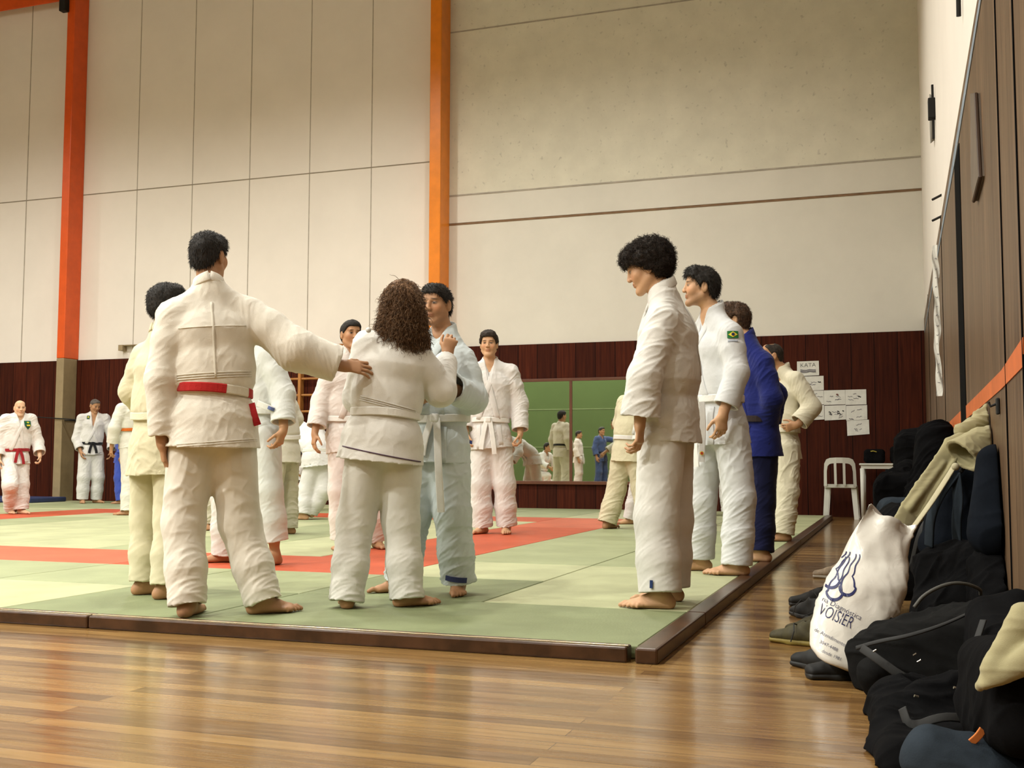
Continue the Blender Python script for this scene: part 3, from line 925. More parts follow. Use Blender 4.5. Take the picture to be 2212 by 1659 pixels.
def person(nm, foot, H, face, px=None, hf=None, hp=0.0, hr=0.0, label='', skin='fair', gi=(0.80, 0.79, 0.76), pants=None,
           belt=((0.78, 0.77, 0.74),), hair='short', haircol=(0.012, 0.009, 0.007), vox=0.006, seed=1, hem=0.25, cuff=0.80, slv=0.078, slc=0.088,
           leg=(0.115, 0.094, 0.092), legcuff=1.04, bulk=1.0, footdir=(None, None), hands=None, curl=(0.4, 0.4), tails=(0.28, 0.24), knot=True,
           vneck=0.17, stubble=0.0, foldamp=1.0, local=None, dets=(), zf=HM, ground=None, flare=1.0, hlift=(0, 0), beltup=0.0, headscale=0.94, group=None, lapel=True, rightover=False,
           legs_end=None, tailside=0.0, strands=False, blouse=1.0, tilt=0.0):
    t_start = time.time()
    px = px or {}; local = local or {}; hands = hands or {}
    G0 = np.array(ground, float) if ground is not None else onz(foot[0], foot[1], zf)
    base = np.array([G0[0], G0[1], zf])
    dirc = nrm([base[0], base[1], 0]); v = -dirc; rimg = np.array([dirc[1], -dirc[0], 0])   # image right
    def facing(a):
        a = math.radians(a); return nrm(v * math.cos(a) - rimg * math.sin(a))
    f = facing(face); up = np.array([0, 0, 1.0]); r = np.cross(f, up)
    s = H / 1.75
    loc = {'pel': (0, 0, .95), 'belt': (0, .0, 1.04), 'chest': (0, .0, 1.30), 'neck': (0, -.015, 1.475), 'head': (0, .02, 1.632),
           'shR': (.180, -.01, 1.425), 'shL': (-.180, -.01, 1.425), 'elR': (.245, -.03, 1.155), 'elL': (-.245, -.03, 1.155),
           'wrR': (.262, .05, .915), 'wrL': (-.262, .05, .915), 'hipR': (.092, 0, .90), 'hipL': (-.092, 0, .90),
           'knR': (.125, .02, .50), 'knL': (-.125, .02, .50), 'anR': (.15, -.03, .085), 'anL': (-.15, -.03, .085)}
    loc.update(local)
    J = {}
    for k_, (a, b, c) in loc.items():
        J[k_] = base + (r * a + f * b + up * c) * s
    for k_, val in px.items():
        d0 = cdepth(J[k_])
        J[k_] = ond(val[0], val[1], d0 + (val[2] if len(val) > 2 else 0.0))
        if k_ in ('anR', 'anL'): J[k_][2] = max(J[k_][2], zf + .075 * s)
    if 'pel' not in px and ('hipR' in px or 'hipL' in px): J['pel'] = (J['hipR'] + J['hipL']) / 2 + up * .04
    if 'chest' not in px and 'chest' not in local:
        J['chest'] = J['belt'] * .36 + (J['shR'] + J['shL']) / 2 * .64
    hfd = facing(face if hf is None else hf)
    pr_ = math.radians(hp); hfwd = hfd * math.cos(pr_) - up * math.sin(pr_)
    hup = up * math.cos(pr_) + hfd * math.sin(pr_)
    rr_ = math.radians(hr); hright = np.cross(hfwd, hup)
    hup = hup * math.cos(rr_) + hright * math.sin(rr_)
    HR = frame_from(hfwd, hup)
    ln = lambda a, b: np.linalg.norm(J[a] - J[b]) / s
    print('%-9s d=%.2f H=%.2f up.arm %.2f %.2f fore %.2f %.2f thigh %.2f %.2f shin %.2f %.2f sh %.2f torso %.2f head@%s' % (
        nm, cdepth(base), H, ln('shR', 'elR'), ln('shL', 'elL'), ln('elR', 'wrR'), ln('elL', 'wrL'), ln('hipR', 'knR'), ln('hipL', 'knL'),
        ln('knR', 'anR'), ln('knL', 'anL'), ln('shR', 'shL'), ln('neck', 'pel'), np.round(proj(J['head']))))
    root = thing('person', base, label, 'person', group)
    A = np.array(list(J.values())); lo = A.min(0) - .24; hi = A.max(0) + .24; lo[2] = max(lo[2], zf - .03)
    side_sh = nrm(J['shR'] - J['shL']); side_hp = nrm(J['hipR'] - J['hipL']); side_mid = nrm(side_sh + side_hp)
    tor_up = nrm(J['neck'] - J['belt']); fch = nrm(np.cross(tor_up, side_sh)); fch = fch if fch @ f > -0.2 else -fch
    fhp = nrm(np.cross(up, side_hp))
    # ---------------- body
    hs = s * headscale
    g = Grid(lo, hi, vox)
    hc = J['head']
    head_sdf(g, hc, HR, hs)
    g.cone(hc - HR[2] * .055 * hs - HR[1] * .022 * hs, J['neck'], .050 * s, .053 * s, .02)
    g.cone(J['neck'] - tor_up * .03, (J['shR'] + J['neck'] * 1.4) / 2.4 - tor_up * .05, .045 * s, .035 * s, .03)
    g.cone(J['neck'] - tor_up * .03, (J['shL'] + J['neck'] * 1.4) / 2.4 - tor_up * .05, .045 * s, .035 * s, .03)
    g.chain([(J['neck'] - tor_up * .05, .10 * s, .062 * s), (J['chest'], .155 * s, .100 * s), (J['belt'], .130 * s, .092 * s), (J['pel'], .150 * s, .10 * s)],
            [side_sh, side_mid, side_hp], .04)
    for sd in 'RL':
        g.cone(J['sh' + sd] * .94 + J['chest'] * .06, J['el' + sd], .048 * s, .038 * s, .03)
        g.cone(J['el' + sd], J['el' + sd] * .65 + J['wr' + sd] * .35, .038 * s, .039 * s, .01)
        g.cone(J['el' + sd] * .65 + J['wr' + sd] * .35, J['wr' + sd], .039 * s, .025 * s, .01)
        g.cone(J['hip' + sd], J['kn' + sd], .075 * s, .052 * s, .04)
        km = J['kn' + sd] * .68 + J['an' + sd] * .32 
        g.cone(J['kn' + sd], km, .050 * s, .050 * s, .02)
        g.cone(km, J['an' + sd], .050 * s, .033 * s, .02)
        i = 0 if sd == 'R' else 1
        fa_ = footdir[i] if footdir[i] is not None else face + (8 if sd == 'R' else -8)
        fd = facing(fa_)
        # big toe points to the medial side: for the right foot that is its left
        foot_sdf(g, J['an' + sd], fd, s, zf, 1.0 if sd == 'R' else -1.0, hlift[i])
        hd = hands.get(sd)
        fore = nrm(J['wr' + sd] - J['el' + sd])
        med = (side_sh if sd == 'L' else -side_sh)
        if hd is None:
            d_ = fore * .85 - up * .35; n_ = med; t_ = fch
        else:
            wv = lambda q: rimg * q[0] + up * q[1] + v * q[2]      # image right, up, towards camera
            d_, n_, t_ = wv(hd[0]), wv(hd[1]), wv(hd[2])
        hand_sdf(g, J['wr' + sd], nrm(d_), nrm(n_), nrm(t_), s * .98, curl[i])
    rg = g.region(g.lo, g.lo + g.h * g.n)
    g.below(zf + .0025)
    base_s = np.array(SKIN[skin] if isinstance(skin, str) else skin)
    def colfn(V, Nn):
        C = head_color(V, hc, HR, hs, base_s, tuple(np.array(haircol) * 1.2) if hair != 'bald' else base_s * .45, stubble=stubble)
        fz = np.clip((zf + .02 - V[:, 2]) / .02, 0, 1)[:, None]
        C = C * (1 - fz * np.array([.12, .25, .25]))
        return C
    soft_obj('body', g, skin_mat(base_s), root, colfn=colfn)
    # ---------------- jacket
    zv = J['belt'] - tor_up * 0
    jb = bulk
    g = Grid(lo, hi, max(vox, .0055) if vox < .006 else vox)
    shm = (J['shR'] + J['shL']) / 2
    hemp = J['belt'] + (J['pel'] - J['belt']) * 0 - nrm(J['belt'] - J['pel'] + up * .12) * hem * s
    hipmid = J['belt'] * .5 + hemp * .5
    st = [(shm + tor_up * .005, .150 * s * jb, .085 * s), (J['chest'] + tor_up * .05, .190 * s * jb, .128 * s * jb), (J['belt'] * .55 + J['chest'] * .45, .188 * s * jb, .132 * s * jb),
          (J['belt'] * .88 + J['chest'] * .12 + tor_up * .0, .180 * s * jb * (.5 + .5 * blouse), .134 * s * jb * (.5 + .5 * blouse)), (J['belt'], .155 * s * jb, .118 * s * jb)]
    g.chain(st, [side_sh, side_sh, side_mid, side_hp], 0, ks=.03)
    g.chain([(J['belt'], .155 * s * jb, .118 * s * jb), (hipmid, .182 * s * jb * flare, .142 * s * jb * flare), (hemp, .200 * s * jb * flare, .165 * s * jb * flare)], [side_hp, side_hp], .008, flat1=True, ks=.02)
    hl = nrm(hemp - hipmid)
    g.seg(hemp - hl * .03, hemp + hl * .03, .190 * s * jb * flare, .153 * s * jb * flare, .197 * s * jb * flare, .16 * s * jb * flare, side_hp, .003, 'sub', flat0=True, flat1=True)
    for sd in 'RL':
        S_, E_, Wr = J['sh' + sd], J['el' + sd], J['wr' + sd]
        sv = slv if not hasattr(slv, '__len__') else slv[0 if sd == 'R' else 1]
        scf = slc if not hasattr(slc, '__len__') else slc[0 if sd == 'R' else 1]
        g.cone(J['neck'] - tor_up * .045 * s + side_sh * (.035 if sd == 'R' else -.035) * s, S_ - tor_up * .005, .060 * s, .060 * s, .035)
        g.cone(S_, S_ * .6 + E_ * .4, .070 * s * jb, (.074 * .5 + sv * .5) * s, .04)
        g.cone(S_ * .6 + E_ * .4, E_, (.074 * .5 + sv * .5) * s, sv * s, .02)
        cu_ = E_ + (Wr - E_) * cuff
        sdir = nrm(Wr - E_)
        g.seg(E_, cu_, sv * s, sv * s, scf * s, scf * .90 * s, up if abs(sdir[2]) < .8 else fch, .03, 'add', False, True)
        g.seg(cu_ - sdir * .045, cu_ + sdir * .03, (scf - .014) * s, (scf * .9 - .014) * s, (scf - .011) * s, (scf * .9 - .011) * s, up if abs(sdir[2]) < .8 else fch, .003, 'sub', flat1=True)
    # neck opening and V neckline
    g.cone(shm + tor_up * .01, J['neck'] + tor_up * .004 * s - fch * .006, .085 * s, .066 * s, .04)
    nk = J['neck'] + tor_up * .03
    g.seg(J['neck'] + tor_up * .004 * s + fch * .012, J['neck'] + tor_up * .15 + fch * .03, .054 * s, .054 * s, .075 * s, .085 * s, side_sh, .008, 'sub')
    if vneck > .06:
        vb = J['neck'] - tor_up * vneck * s + fch * .12 * s
        g.seg(J['neck'] + fch * .075 * s + tor_up * .02, vb + fch * .03, .055 * s, .05 * s, .006 * s, .035 * s, side_sh, .006, 'sub')
    surf = g
    segsJ = []
    for sd in 'RL':
        S_, E_, Wr = J['sh' + sd], J['el' + sd], J['wr' + sd]
        segsJ += [(S_, E_, 11, 6, .0115, .9), (E_, Wr, 15, 5, .011, .7)]
    segsJ += [(shm, J['belt'] + tor_up * .1, 5, 8, .0095, .7), (J['belt'] + tor_up * .1, J['belt'] + tor_up * .02, 8, 13, .013, .2), (J['belt'], hemp, 8, 9, .010, .4)]
    gi = tuple(c * .86 for c in gi) if max(gi) > .6 else gi
    if pants is not None and max(pants) > .5: pants = tuple(c * .92 for c in pants)
    M_gi = cloth('judogi_jacket_cotton', gi, 300, .22)
    jk = soft_obj('jacket', g, M_gi, root, segsJ, seed, foldamp * .68)
    OB = {'root': root, 'jacket': jk, 'J': J, 'fch': fch, 'up': tor_up, 'side': side_sh, 'surf': surf, 's': s, 'HR': HR, 'hs': hs}
    def project(pts, dirs, back=.30):
        pts = np.asarray(pts, float); dirs = np.asarray(dirs, float)
        O = pts + dirs * back
        h = surf.march(O, -dirs, back, 100)
        ok = ~np.isnan(h); h[~ok] = back - .12 * s
        return O - dirs * h[:, None], surf.grad(O - dirs * h[:, None]), ok
    OB['project'] = project
    # lapel band: round the neck, crossing at the chest, down to the hem
    if lapel:
        bm = bmesh.new()
        sg = 1.0 if rightover else -1.0
        for which in (1.0, -1.0):      # wearer's right (+) then left (-)
            pts = []; nv = []
            bk = J['neck'] - fch * .068 * s + tor_up * .022 * s
            for a in np.linspace(0, 1, 9):
                an = math.pi * .5 * a * 1.15
                q = J['neck'] + tor_up * (.040 - .040 * a) * s - fch * math.cos(an) * .064 * s + side_sh * which * math.sin(an) * .066 * s
                pts.append(q); nv.append(nrm(-fch * math.cos(an) + side_sh * which * math.sin(an) + tor_up * .25))
            p0 = pts[-1]
            cross = J['neck'] - tor_up * (vneck + .02) * s
            end = J['belt'] + side_hp * (-which) * .085 * s
            tgt = []
            for a in np.linspace(0, 1, 8)[1:]:
                q = p0 * (1 - a) + (cross + side_sh * which * .006) * a; tgt.append(q)
            for a in np.linspace(0, 1, 9)[1:]:
                q = cross * (1 - a) + end * a; tgt.append(q)
            tgt = np.array(tgt); tgt = tgt - fch * ((tgt - J['chest']) @ fch)[:, None]
            dirs = np.tile(fch, (len(tgt), 1))
            q, n_, ok = project(tgt, dirs)
            # in front of the open neck the band runs straight between its hits
            dep = (q - J['chest']) @ fch
            d0 = (p0 - J['chest']) @ fch
            k0 = np.argmax(ok & (np.arange(len(tgt)) >= 6)) if ok.any() else 6
            for i_ in range(k0):
                aa = (i_ + 1) / (k0 + 1)
                q[i_] = q[i_] + fch * (d0 * (1 - aa) + dep[k0] * aa - dep[i_]); n_[i_] = nrm(fch + side_sh * which * .45 * (1 - aa))
            allp = np.array(pts + list(q)); alln = np.array(nv + list(n_))
            for _ in range(2):
                allp[1:-1] = (allp[:-2] + allp[1:-1] * 2 + allp[2:]) / 4
                alln[1:-1] = (alln[:-2] + alln[1:-1] * 2 + alln[2:]) / 4
            ribbon_mesh(bm, allp, alln, .023 * s, .010 * s, lift=-.002 + (.004 if which == sg else 0))
            # below the belt
            q0 = end + side_hp * (-which) * 0; q1 = hemp + side_hp * (-which) * .10 * s
            tt = np.array([q0 * (1 - a) + q1 * a - up * .02 * (1 - a) for a in np.linspace(.12, 1, 7)])
            tt = tt - fhp * ((tt - J['belt']) @ fhp)[:, None]
            q, n_, ok = project(tt, np.tile(fhp if fhp @ f > 0 else -fhp, (len(tt), 1)))
            if ok.sum() >= 4:
                q, n_ = q[ok], n_[ok]
                ribbon_mesh(bm, q, n_, .021 * s, .008 * s, lift=-.002)
        bm_obj('lapel', bm, cloth('judogi_lapel_cotton', [min(1, c * 1.03) for c in gi], 420, .45), jk if False else root, smooth=True, world=True)
    # ---------------- belt
    if belt:
        bc = J['belt'] + tor_up * beltup
        nA = 40; ang = np.linspace(0, 2 * math.pi, nA, endpoint=False)
        ff = fhp if fhp @ f > 0 else -fhp
        sp_ = nrm(side_hp); 
        dirs = np.array([sp_ * math.sin(a) + ff * math.cos(a) for a in ang])
        wob = np.array([math.sin(a * 2 + seed) * .004 for a in ang])
        pts = np.array([bc + up * (w_ + tilt * math.sin(a)) for w_, a in zip(wob, ang)])
        ra, rb = .155 * s * jb, .118 * s * jb
        rad_ = np.array([1 / math.sqrt((math.sin(a) / ra) ** 2 + (math.cos(a) / rb) ** 2) for a in ang]) + .038
        O_ = pts + dirs * rad_[:, None]
        h_ = surf.march(O_, -dirs, .12, 60)
        in0 = surf.sample(O_) <= 0
        h_[np.isnan(h_)] = .030; h_[in0] = .026
        q = O_ - dirs * h_[:, None]
        n_ = nrm(dirs) if False else dirs
        for _ in range(2): q = (np.roll(q, 1, 0) + q * 2 + np.roll(q, -1, 0)) / 4
        beltc = list(belt)
        if len(beltc) == 1:
            bm = bmesh.new(); ribbon_mesh(bm, q, n_, .021 * s, .010 * s, True, .003)
            beltmat = cloth('judo_belt_cotton', beltc[0], 200, .3)
            bo = None
            parts = [(bm, beltmat)]
        else:
            parts = []
            nseg = [(0, 6), (6, 13), (13, 18), (18, 28), (28, 34), (34, 40)]
            for ii, (a, b_) in enumerate(nseg):
                bm = bmesh.new(); idx = [(x_) % nA for x_ in range(a, b_ + 1)]
                ribbon_mesh(bm, q[idx], n_[idx], .021 * s, .010 * s, False, .003)
                parts.append((bm, cloth('judo_belt_cotton', beltc[ii % len(beltc)], 200, .3)))
        if knot:
            kq, kn, _o = project(np.array([bc + side_hp * tailside * s]), np.array([ff]), .34)
            kp = kq[0] + ff * .008
            bm = parts[0][0]
            kR = frame_from(ff, up)
            rot = Matrix(((kR[0][0], kR[1][0], kR[2][0], kp[0]), (kR[0][1], kR[1][1], kR[2][1], kp[1]), (kR[0][2], kR[1][2], kR[2][2], kp[2]), (0, 0, 0, 1)))
            box(bm, (-.026 * s, -.006, -.024 * s), (.026 * s, .024 * s, .024 * s), .012 * s, rot=rot, seg=3)
            for i_, tl in enumerate(tails):
                if tl <= 0: continue
                sg_ = -1 if i_ == 0 else 1
                tp = []
                for a in np.linspace(0, 1, 8):
                    q_ = kp + ff * (.006 + .010 * math.sin(a * 2.5)) + side_hp * sg_ * (.012 + .07 * a * (1 - .35 * a)) * s - up * tl * a * s + ff * (flare - 1 + .35) * .07 * min(1, a * tl / .25)
                    tp.append(q_)
                ribbon_mesh(bm, np.array(tp), np.array([nrm(ff + side_hp * .15 * sg_)] * 8), .020 * s, .007 * s)
            OB['tail_end'] = tp[-1]
        bo = None
        for k_, (bm_, mt_) in enumerate(parts):
            if bo is None: bo = bm_obj('belt', bm_, mt_, root, world=True)
            else:
                o = bm_obj('belt_stripe', bm_, mt_, root, world=True)
        OB['belt'] = bo
    # ---------------- trousers
    g = Grid(lo, hi, max(vox, .0055) if vox < .006 else vox)
    g.chain([(J['belt'] - up * .03, .130 * s, .105 * s), (J['pel'], .160 * s * min(jb, 1.05), .125 * s)], side_hp, 0)
    endp = {}
    for i, sd in enumerate('RL'):
        Hp, Kn, An = J['hip' + sd], J['kn' + sd], J['an' + sd]
        e = Kn + (An - Kn) * (legcuff if not hasattr(legcuff, '__len__') else legcuff[i])
        if e[2] < zf + .03: e[2] = zf + .03
        endp[sd] = e
        ld = nrm(An - Kn)
        g.cone(Hp + up * .01, Kn, leg[0] * s, leg[1] * s, .05)
        mid = Kn * .45 + e * .55
        g.seg(Kn, mid, leg[1] * s, leg[1] * s * 1.0, (leg[1] * .5 + leg[2] * .5) * s, (leg[1] * .5 + leg[2] * .5) * s * 1.02, side_hp, .03)
        g.seg(mid, e, (leg[1] * .5 + leg[2] * .5) * s, (leg[1] * .5 + leg[2] * .5) * s * 1.02, leg[2] * s, leg[2] * s * 1.05, side_hp, .03, 'add', False, True)
        g.seg(e - ld * .03, e + ld * .03, (leg[2] - .013) * s, (leg[2] - .012) * s, (leg[2] - .011) * s, (leg[2] - .009) * s, side_hp, .003, 'sub', flat1=True)
    kk = int(round((zf + .006 - g.lo[2]) / g.h))
    if kk > 0: g.a[:, :, :kk] = .5
    OB['hemp'] = hemp
    segsP = []
    for sd in 'RL':
        Hp, Kn, An = J['hip' + sd], J['kn' + sd], J['an' + sd]
        kmid = Kn * .5 + An * .5
        segsP += [(Hp, Kn, 6.5, 7, .0115, 1.1), (Kn, kmid, 12, 5.5, .014, 1.0), (kmid, An, 18, 4.5, .012, .6)]
    pc = pants if pants is not None else gi
    zmin = zf + .004
    def post(V, Nn):
        V[:, 2] = np.maximum(V[:, 2], zmin); return V
    tr_ = soft_obj('trousers', g, cloth('judogi_trouser_cotton', pc, 500, .12, .05), root, segsP, seed + 3, foldamp * .78, post)
    OB['pants_surf'] = g; OB['trousers'] = tr_
    # ---------------- hair
    make_hair(OB, hair, haircol, hc, HR, hs, root, vox, seed, strands)
    OB['t'] = time.time() - t_start
    return OB
def make_hair(OB, kind, colr, c, R, s, root, vox, seed, strands):
    if kind == 'bald': return
    W = lambda x, y, z: c + (R[0] * x + R[1] * y + R[2] * z) * s
    loc = lambda V: ((V - c) @ R.T) / s
    m_ = hair_mat(colr, .7)
    rs = np.random.RandomState(seed * 13 + 5)
    T_ = {'short': .011, 'buzz': .004, 'thick': .019, 'bob': .020, 'receding': .006}.get(kind, .012)
    pad = .30 * s if kind in ('afro', 'long') else .17 * s
    lo = c - pad; hi = c + pad
    if kind == 'long': lo = lo - np.array([0.06, 0.06, .26 * s])
    g = Grid(lo, hi, min(vox, .0045) if vox <= .0052 else vox * .85)
    E_ = lambda p, r, k=0.02, mode='add': g.ell(W(*p), R, np.array(r) * s, k * s, mode)
    def cut(fn, k=.012):
        def d(X, Y, Z):
            x = ((X - c[0]) * R[0, 0] + (Y - c[1]) * R[0, 1] + (Z - c[2]) * R[0, 2]) / s
            y = ((X - c[0]) * R[1, 0] + (Y - c[1]) * R[1, 1] + (Z - c[2]) * R[1, 2]) / s
            z = ((X - c[0]) * R[2, 0] + (Y - c[1]) * R[2, 1] + (Z - c[2]) * R[2, 2]) / s
            return (fn(x, y, z) * s).astype(np.float32)
        g.op(d, g.lo, g.lo + g.h * g.n, k * s, 'int')
    if kind in ('short', 'buzz', 'thick', 'bob', 'receding'):
        E_((0, -.012, .032), (.073 + T_, .094 + T_, .086 + T_ * 1.1), 0)
        E_((0, -.035, -.02), (.062 + T_, .062 + T_, .070), .02)
        E_((0, .046, .072), (.056 + T_, .037 + T_, .042 + T_), .03)
        fr = {'short': .066, 'buzz': .075, 'thick': .068, 'bob': .045, 'receding': .095}[kind]
        bk = {'short': -.078, 'buzz': -.070, 'thick': -.085, 'bob': -.115, 'receding': -.065}[kind]
        sdz = {'short': .004, 'buzz': .010, 'thick': -.005, 'bob': -.055, 'receding': .01}[kind]
        if kind == 'thick': E_((0, .040, .100), (.058, .05, .03), .03)
        def hl(x, y, z):
            zc = np.where(y > .015, sdz + (fr - sdz) * np.clip((y - .015) / .065, 0, 1) ** .8, np.where(y > -.03, sdz, sdz + (bk - sdz) * np.clip((-.03 - y) / .05, 0, 1)))
            return zc - z
        cut(hl)
        if kind == 'receding': cut(lambda x, y, z: (-(np.abs(x) - .035)) * (z > .09) + (z <= .09) * -.05 + (y < -.02) * -.1, .01)
        if kind != 'bob':
            for sx in (-1, 1): g.ell(W(sx * .082, -.008, -.006), R, np.array((.018, .026, .038)) * s, .006 * s, 'sub')
    elif kind == 'afro':
        E_((0, -.025, .060), (.110, .135, .100), 0)
        E_((0, -.050, .0), (.100, .098, .085), .04)
        E_((0, .050, .085), (.078, .062, .045), .03)
        cut(lambda x, y, z: np.where(y > .01, .012 + .95 * np.clip(y - .015, 0, .05) * .7, np.where(y > -.035, -.005 + (y - .01) * .6, -.085)) - z, .015)
    elif kind == 'long':
        up = np.array([0, 0, 1.])
        E_((0, -.018, .035), (.096, .112, .100), 0)
        b0 = W(0, -.045, .0)
        g.ell(b0 - up * .07 * s, R, np.array((.125, .105, .13)) * s, .05 * s)
        g.ell(b0 - up * .19 * s + OB.get('hairshift', np.zeros(3)), R, np.array((.150, .085, .13)) * s, .06 * s)
        cut(lambda x, y, z: np.where(y > .03, .055 - z, -1.0), .02)
    V, T, Q = g.mesh(); T, Q, Nn = orient(V, T, Q, g)
    q = loc(V)
    amp = {'short': .0035, 'buzz': .001, 'thick': .006, 'bob': .004, 'afro': .012, 'long': .012, 'receding': .002}[kind] * s
    fr_ = {'afro': 34, 'long': 22}.get(kind, 30)
    n1 = pnoise(q * np.array([fr_, fr_, fr_ * (.45 if kind in ('long', 'bob') else .8)]) + seed) + .5 * pnoise(q * fr_ * 2.3 + 9)
    V = V + Nn * (n1 * amp)[:, None]
    l = np.array(root.location)
    me = np_mesh('hair', V - l, T, Q); ho = link('hair', me, m_, root)
    if kind in ('afro', 'long') or strands:
        if kind == 'afro': n = 4200
        elif kind == 'long': n = 9000
        else: n = 2600
        if vox > .0052: n //= 2
        idx = rs.randint(0, len(V), n); P = V[idx]; Nv = Nn[idx]; qq = q[idx]
        up = np.array([0, 0, 1.])
        if kind == 'afro':
            K = 12; tt = np.linspace(0, 1, K)
            a = nrm(rs.normal(size=3)); ax = Nv * .75 + rs.normal(size=(n, 3)) * .45 - up * .12
            ax /= np.linalg.norm(ax, axis=1)[:, None]
            e1 = np.cross(ax, rs.normal(size=(n, 3))); e1 /= np.linalg.norm(e1, axis=1)[:, None]; e2 = np.cross(ax, e1)
            rad = rs.uniform(.004, .0085, n) * s; Ln = rs.uniform(.012, .030, n) * s; turns = rs.uniform(1.1, 2.2, n); ph = rs.uniform(0, 6.28, n)
            th = turns[:, None] * tt[None] * 2 * math.pi + ph[:, None]
            C = P[:, None] - Nv[:, None] * .004 + ax[:, None] * (Ln[:, None] * tt[None])[..., None] + (e1[:, None] * np.cos(th)[..., None] + e2[:, None] * np.sin(th)[..., None]) * rad[:, None, None]
            strips('hair_curls', C, .00085, m_, root)
        elif kind == 'long':
            K = 16; tt = np.linspace(0, 1, K)
            Ln = rs.uniform(.03, .07, n) * s
            dn = -up[None] * 1.0 + Nv * .26 + rs.normal(size=(n, 3)) * .30
            dn /= np.linalg.norm(dn, axis=1)[:, None]
            e1 = np.cross(dn, Nv); e1 /= np.linalg.norm(e1, axis=1)[:, None] + 1e-9; e2 = np.cross(dn, e1)
            rad = rs.uniform(.004, .009, n) * s; turns = rs.uniform(.8, 1.8, n); ph = rs.uniform(0, 6.28, n)
            th = turns[:, None] * tt[None] * 2 * math.pi + ph[:, None]
            C = P[:, None] + dn[:, None] * (Ln[:, None] * tt[None])[..., None] + (e1[:, None] * np.cos(th)[..., None] + e2[:, None] * np.sin(th)[..., None]) * (rad[:, None] * (.3 + .7 * tt[None]))[..., None]
            strips('hair_curls', C, .0013, m_, root)
        else:
            K = 4; tt = np.linspace(0, 1, K)
            Ln = rs.uniform(.010, .020, n) * s * (1.15 if kind == 'thick' else 1)
            dn = Nv * .34 - up[None] * np.clip(.6 - qq[:, 2:3] * 5, 0.0, 1.2) + (R[1] * (qq[:, 1:2] > .02) * .4) + rs.normal(size=(n, 3)) * .22
            dn /= np.linalg.norm(dn, axis=1)[:, None]
            C = P[:, None] - Nv[:, None] * .002 + dn[:, None] * (Ln[:, None] * tt[None])[..., None] - up * (Ln[:, None] * (tt[None] ** 2) * .35)[..., None]
            strips('hair_strands', C, .0008, m_, root)
# ------------------------------------------------------------------ the judoka, nearest first
WHITE = (0.78, 0.77, 0.75); CREAM = (0.74, 0.69, 0.60); YCREAM = (0.76, 0.71, 0.50); PINKW = (0.80, 0.73, 0.69); BLUEW = (0.66, 0.73, 0.75)
BW = ((0.78, 0.77, 0.74),)
P = {}
P['A'] = person('A', (503, 1327), 1.69, 175, label='person in cream judogi seen from behind with red and white belt, one arm held out', skin=(.44, .235, .125),
    gi=(0.88, 0.835, 0.74), belt=((0.72, 0.68, 0.58), (0.45, 0.02, 0.02)), hair='short', strands=True, hf=-150, vox=.0045, seed=2,
    px={'head': (452, 556), 'neck': (452, 618), 'shL': (372, 682), 'shR': (540, 676), 'elL': (346, 820), 'wrL': (350, 955, -.06), 'elR': (640, 756), 'wrR': (738, 790),
        'belt': (462, 843), 'hipL': (415, 950), 'hipR': (500, 950), 'knL': (396, 1130), 'knR': (518, 1130), 'anL': (405, 1306), 'anR': (566, 1314)},
    footdir=(-98, -168), hands={'R': ((1, -.05, 0), (0, -.5, -.8), (0, .85, -.5)), 'L': ((.1, -1, -.2), (1, 0, -.2), (0, -.1, -1))}, curl=(.22, .3), cuff=.90, slv=(.098, .066), slc=(.088, .064),
    hem=.265, legcuff=1.07, leg=(.112, .095, .086), knot=False, bulk=1.0, flare=1.10, vneck=0, lapel=True, tilt=-.014, foldamp=.8)
P['cream'] = person('cream', (325, 1288), 1.56, -120, label='person in yellowish cream judogi, dark bobbed hair, standing behind the red and white belt', skin='tan',
    gi=YCREAM, belt=((0.74, 0.70, 0.52),), hair='bob', strands=True, hf=-105, vox=.005, seed=5, knot=False,
    px={'head': (362, 660), 'neck': (352, 722), 'shL': (312, 768), 'shR': (395, 768), 'elL': (288, 845), 'wrL': (345, 925, .15), 'belt': (345, 900), 'hipL': (322, 975), 'hipR': (370, 975),
        'knL': (318, 1120), 'knR': (370, 1120), 'anL': (312, 1268), 'anR': (358, 1272)}, footdir=(-100, -100), hem=.33, leg=(.11, .092, .082), vneck=.05, slv=.078, legcuff=1.0, flare=1.05)
P['woman'] = person('woman', (820, 1310), 1.60, 176, label='person with long curly brown hair seen from behind, gripping the lapel of their partner', skin='tan',
    gi=(0.86, 0.845, 0.80), hair='long', haircol=(0.14, 0.075, 0.036), vox=.0048, seed=8, knot=False, headscale=.92,
    px={'head': (868, 655), 'neck': (862, 722), 'shL': (792, 744), 'shR': (908, 776), 'elL': (775, 860, .15), 'wrL': (845, 830, .42), 'elR': (952, 845, .06), 'wrR': (966, 766, .26),
        'belt': (832, 893), 'pel': (820, 955), 'hipL': (796, 965), 'hipR': (868, 965), 'knL': (768, 1125), 'knR': (866, 1125), 'anL': (750, 1300), 'anR': (878, 1302)},
    footdir=(-105, 176), hands={'R': ((.2, .9, .3), (.2, -.1, -1), (-1, .2, 0))}, curl=(1.35, 1.0), cuff=.80, hem=.25, leg=(.112, .094, .088), legcuff=(1.10, 1.12), vneck=0, slv=.080, slc=.070, bulk=.97, flare=1.17, tilt=-.012)
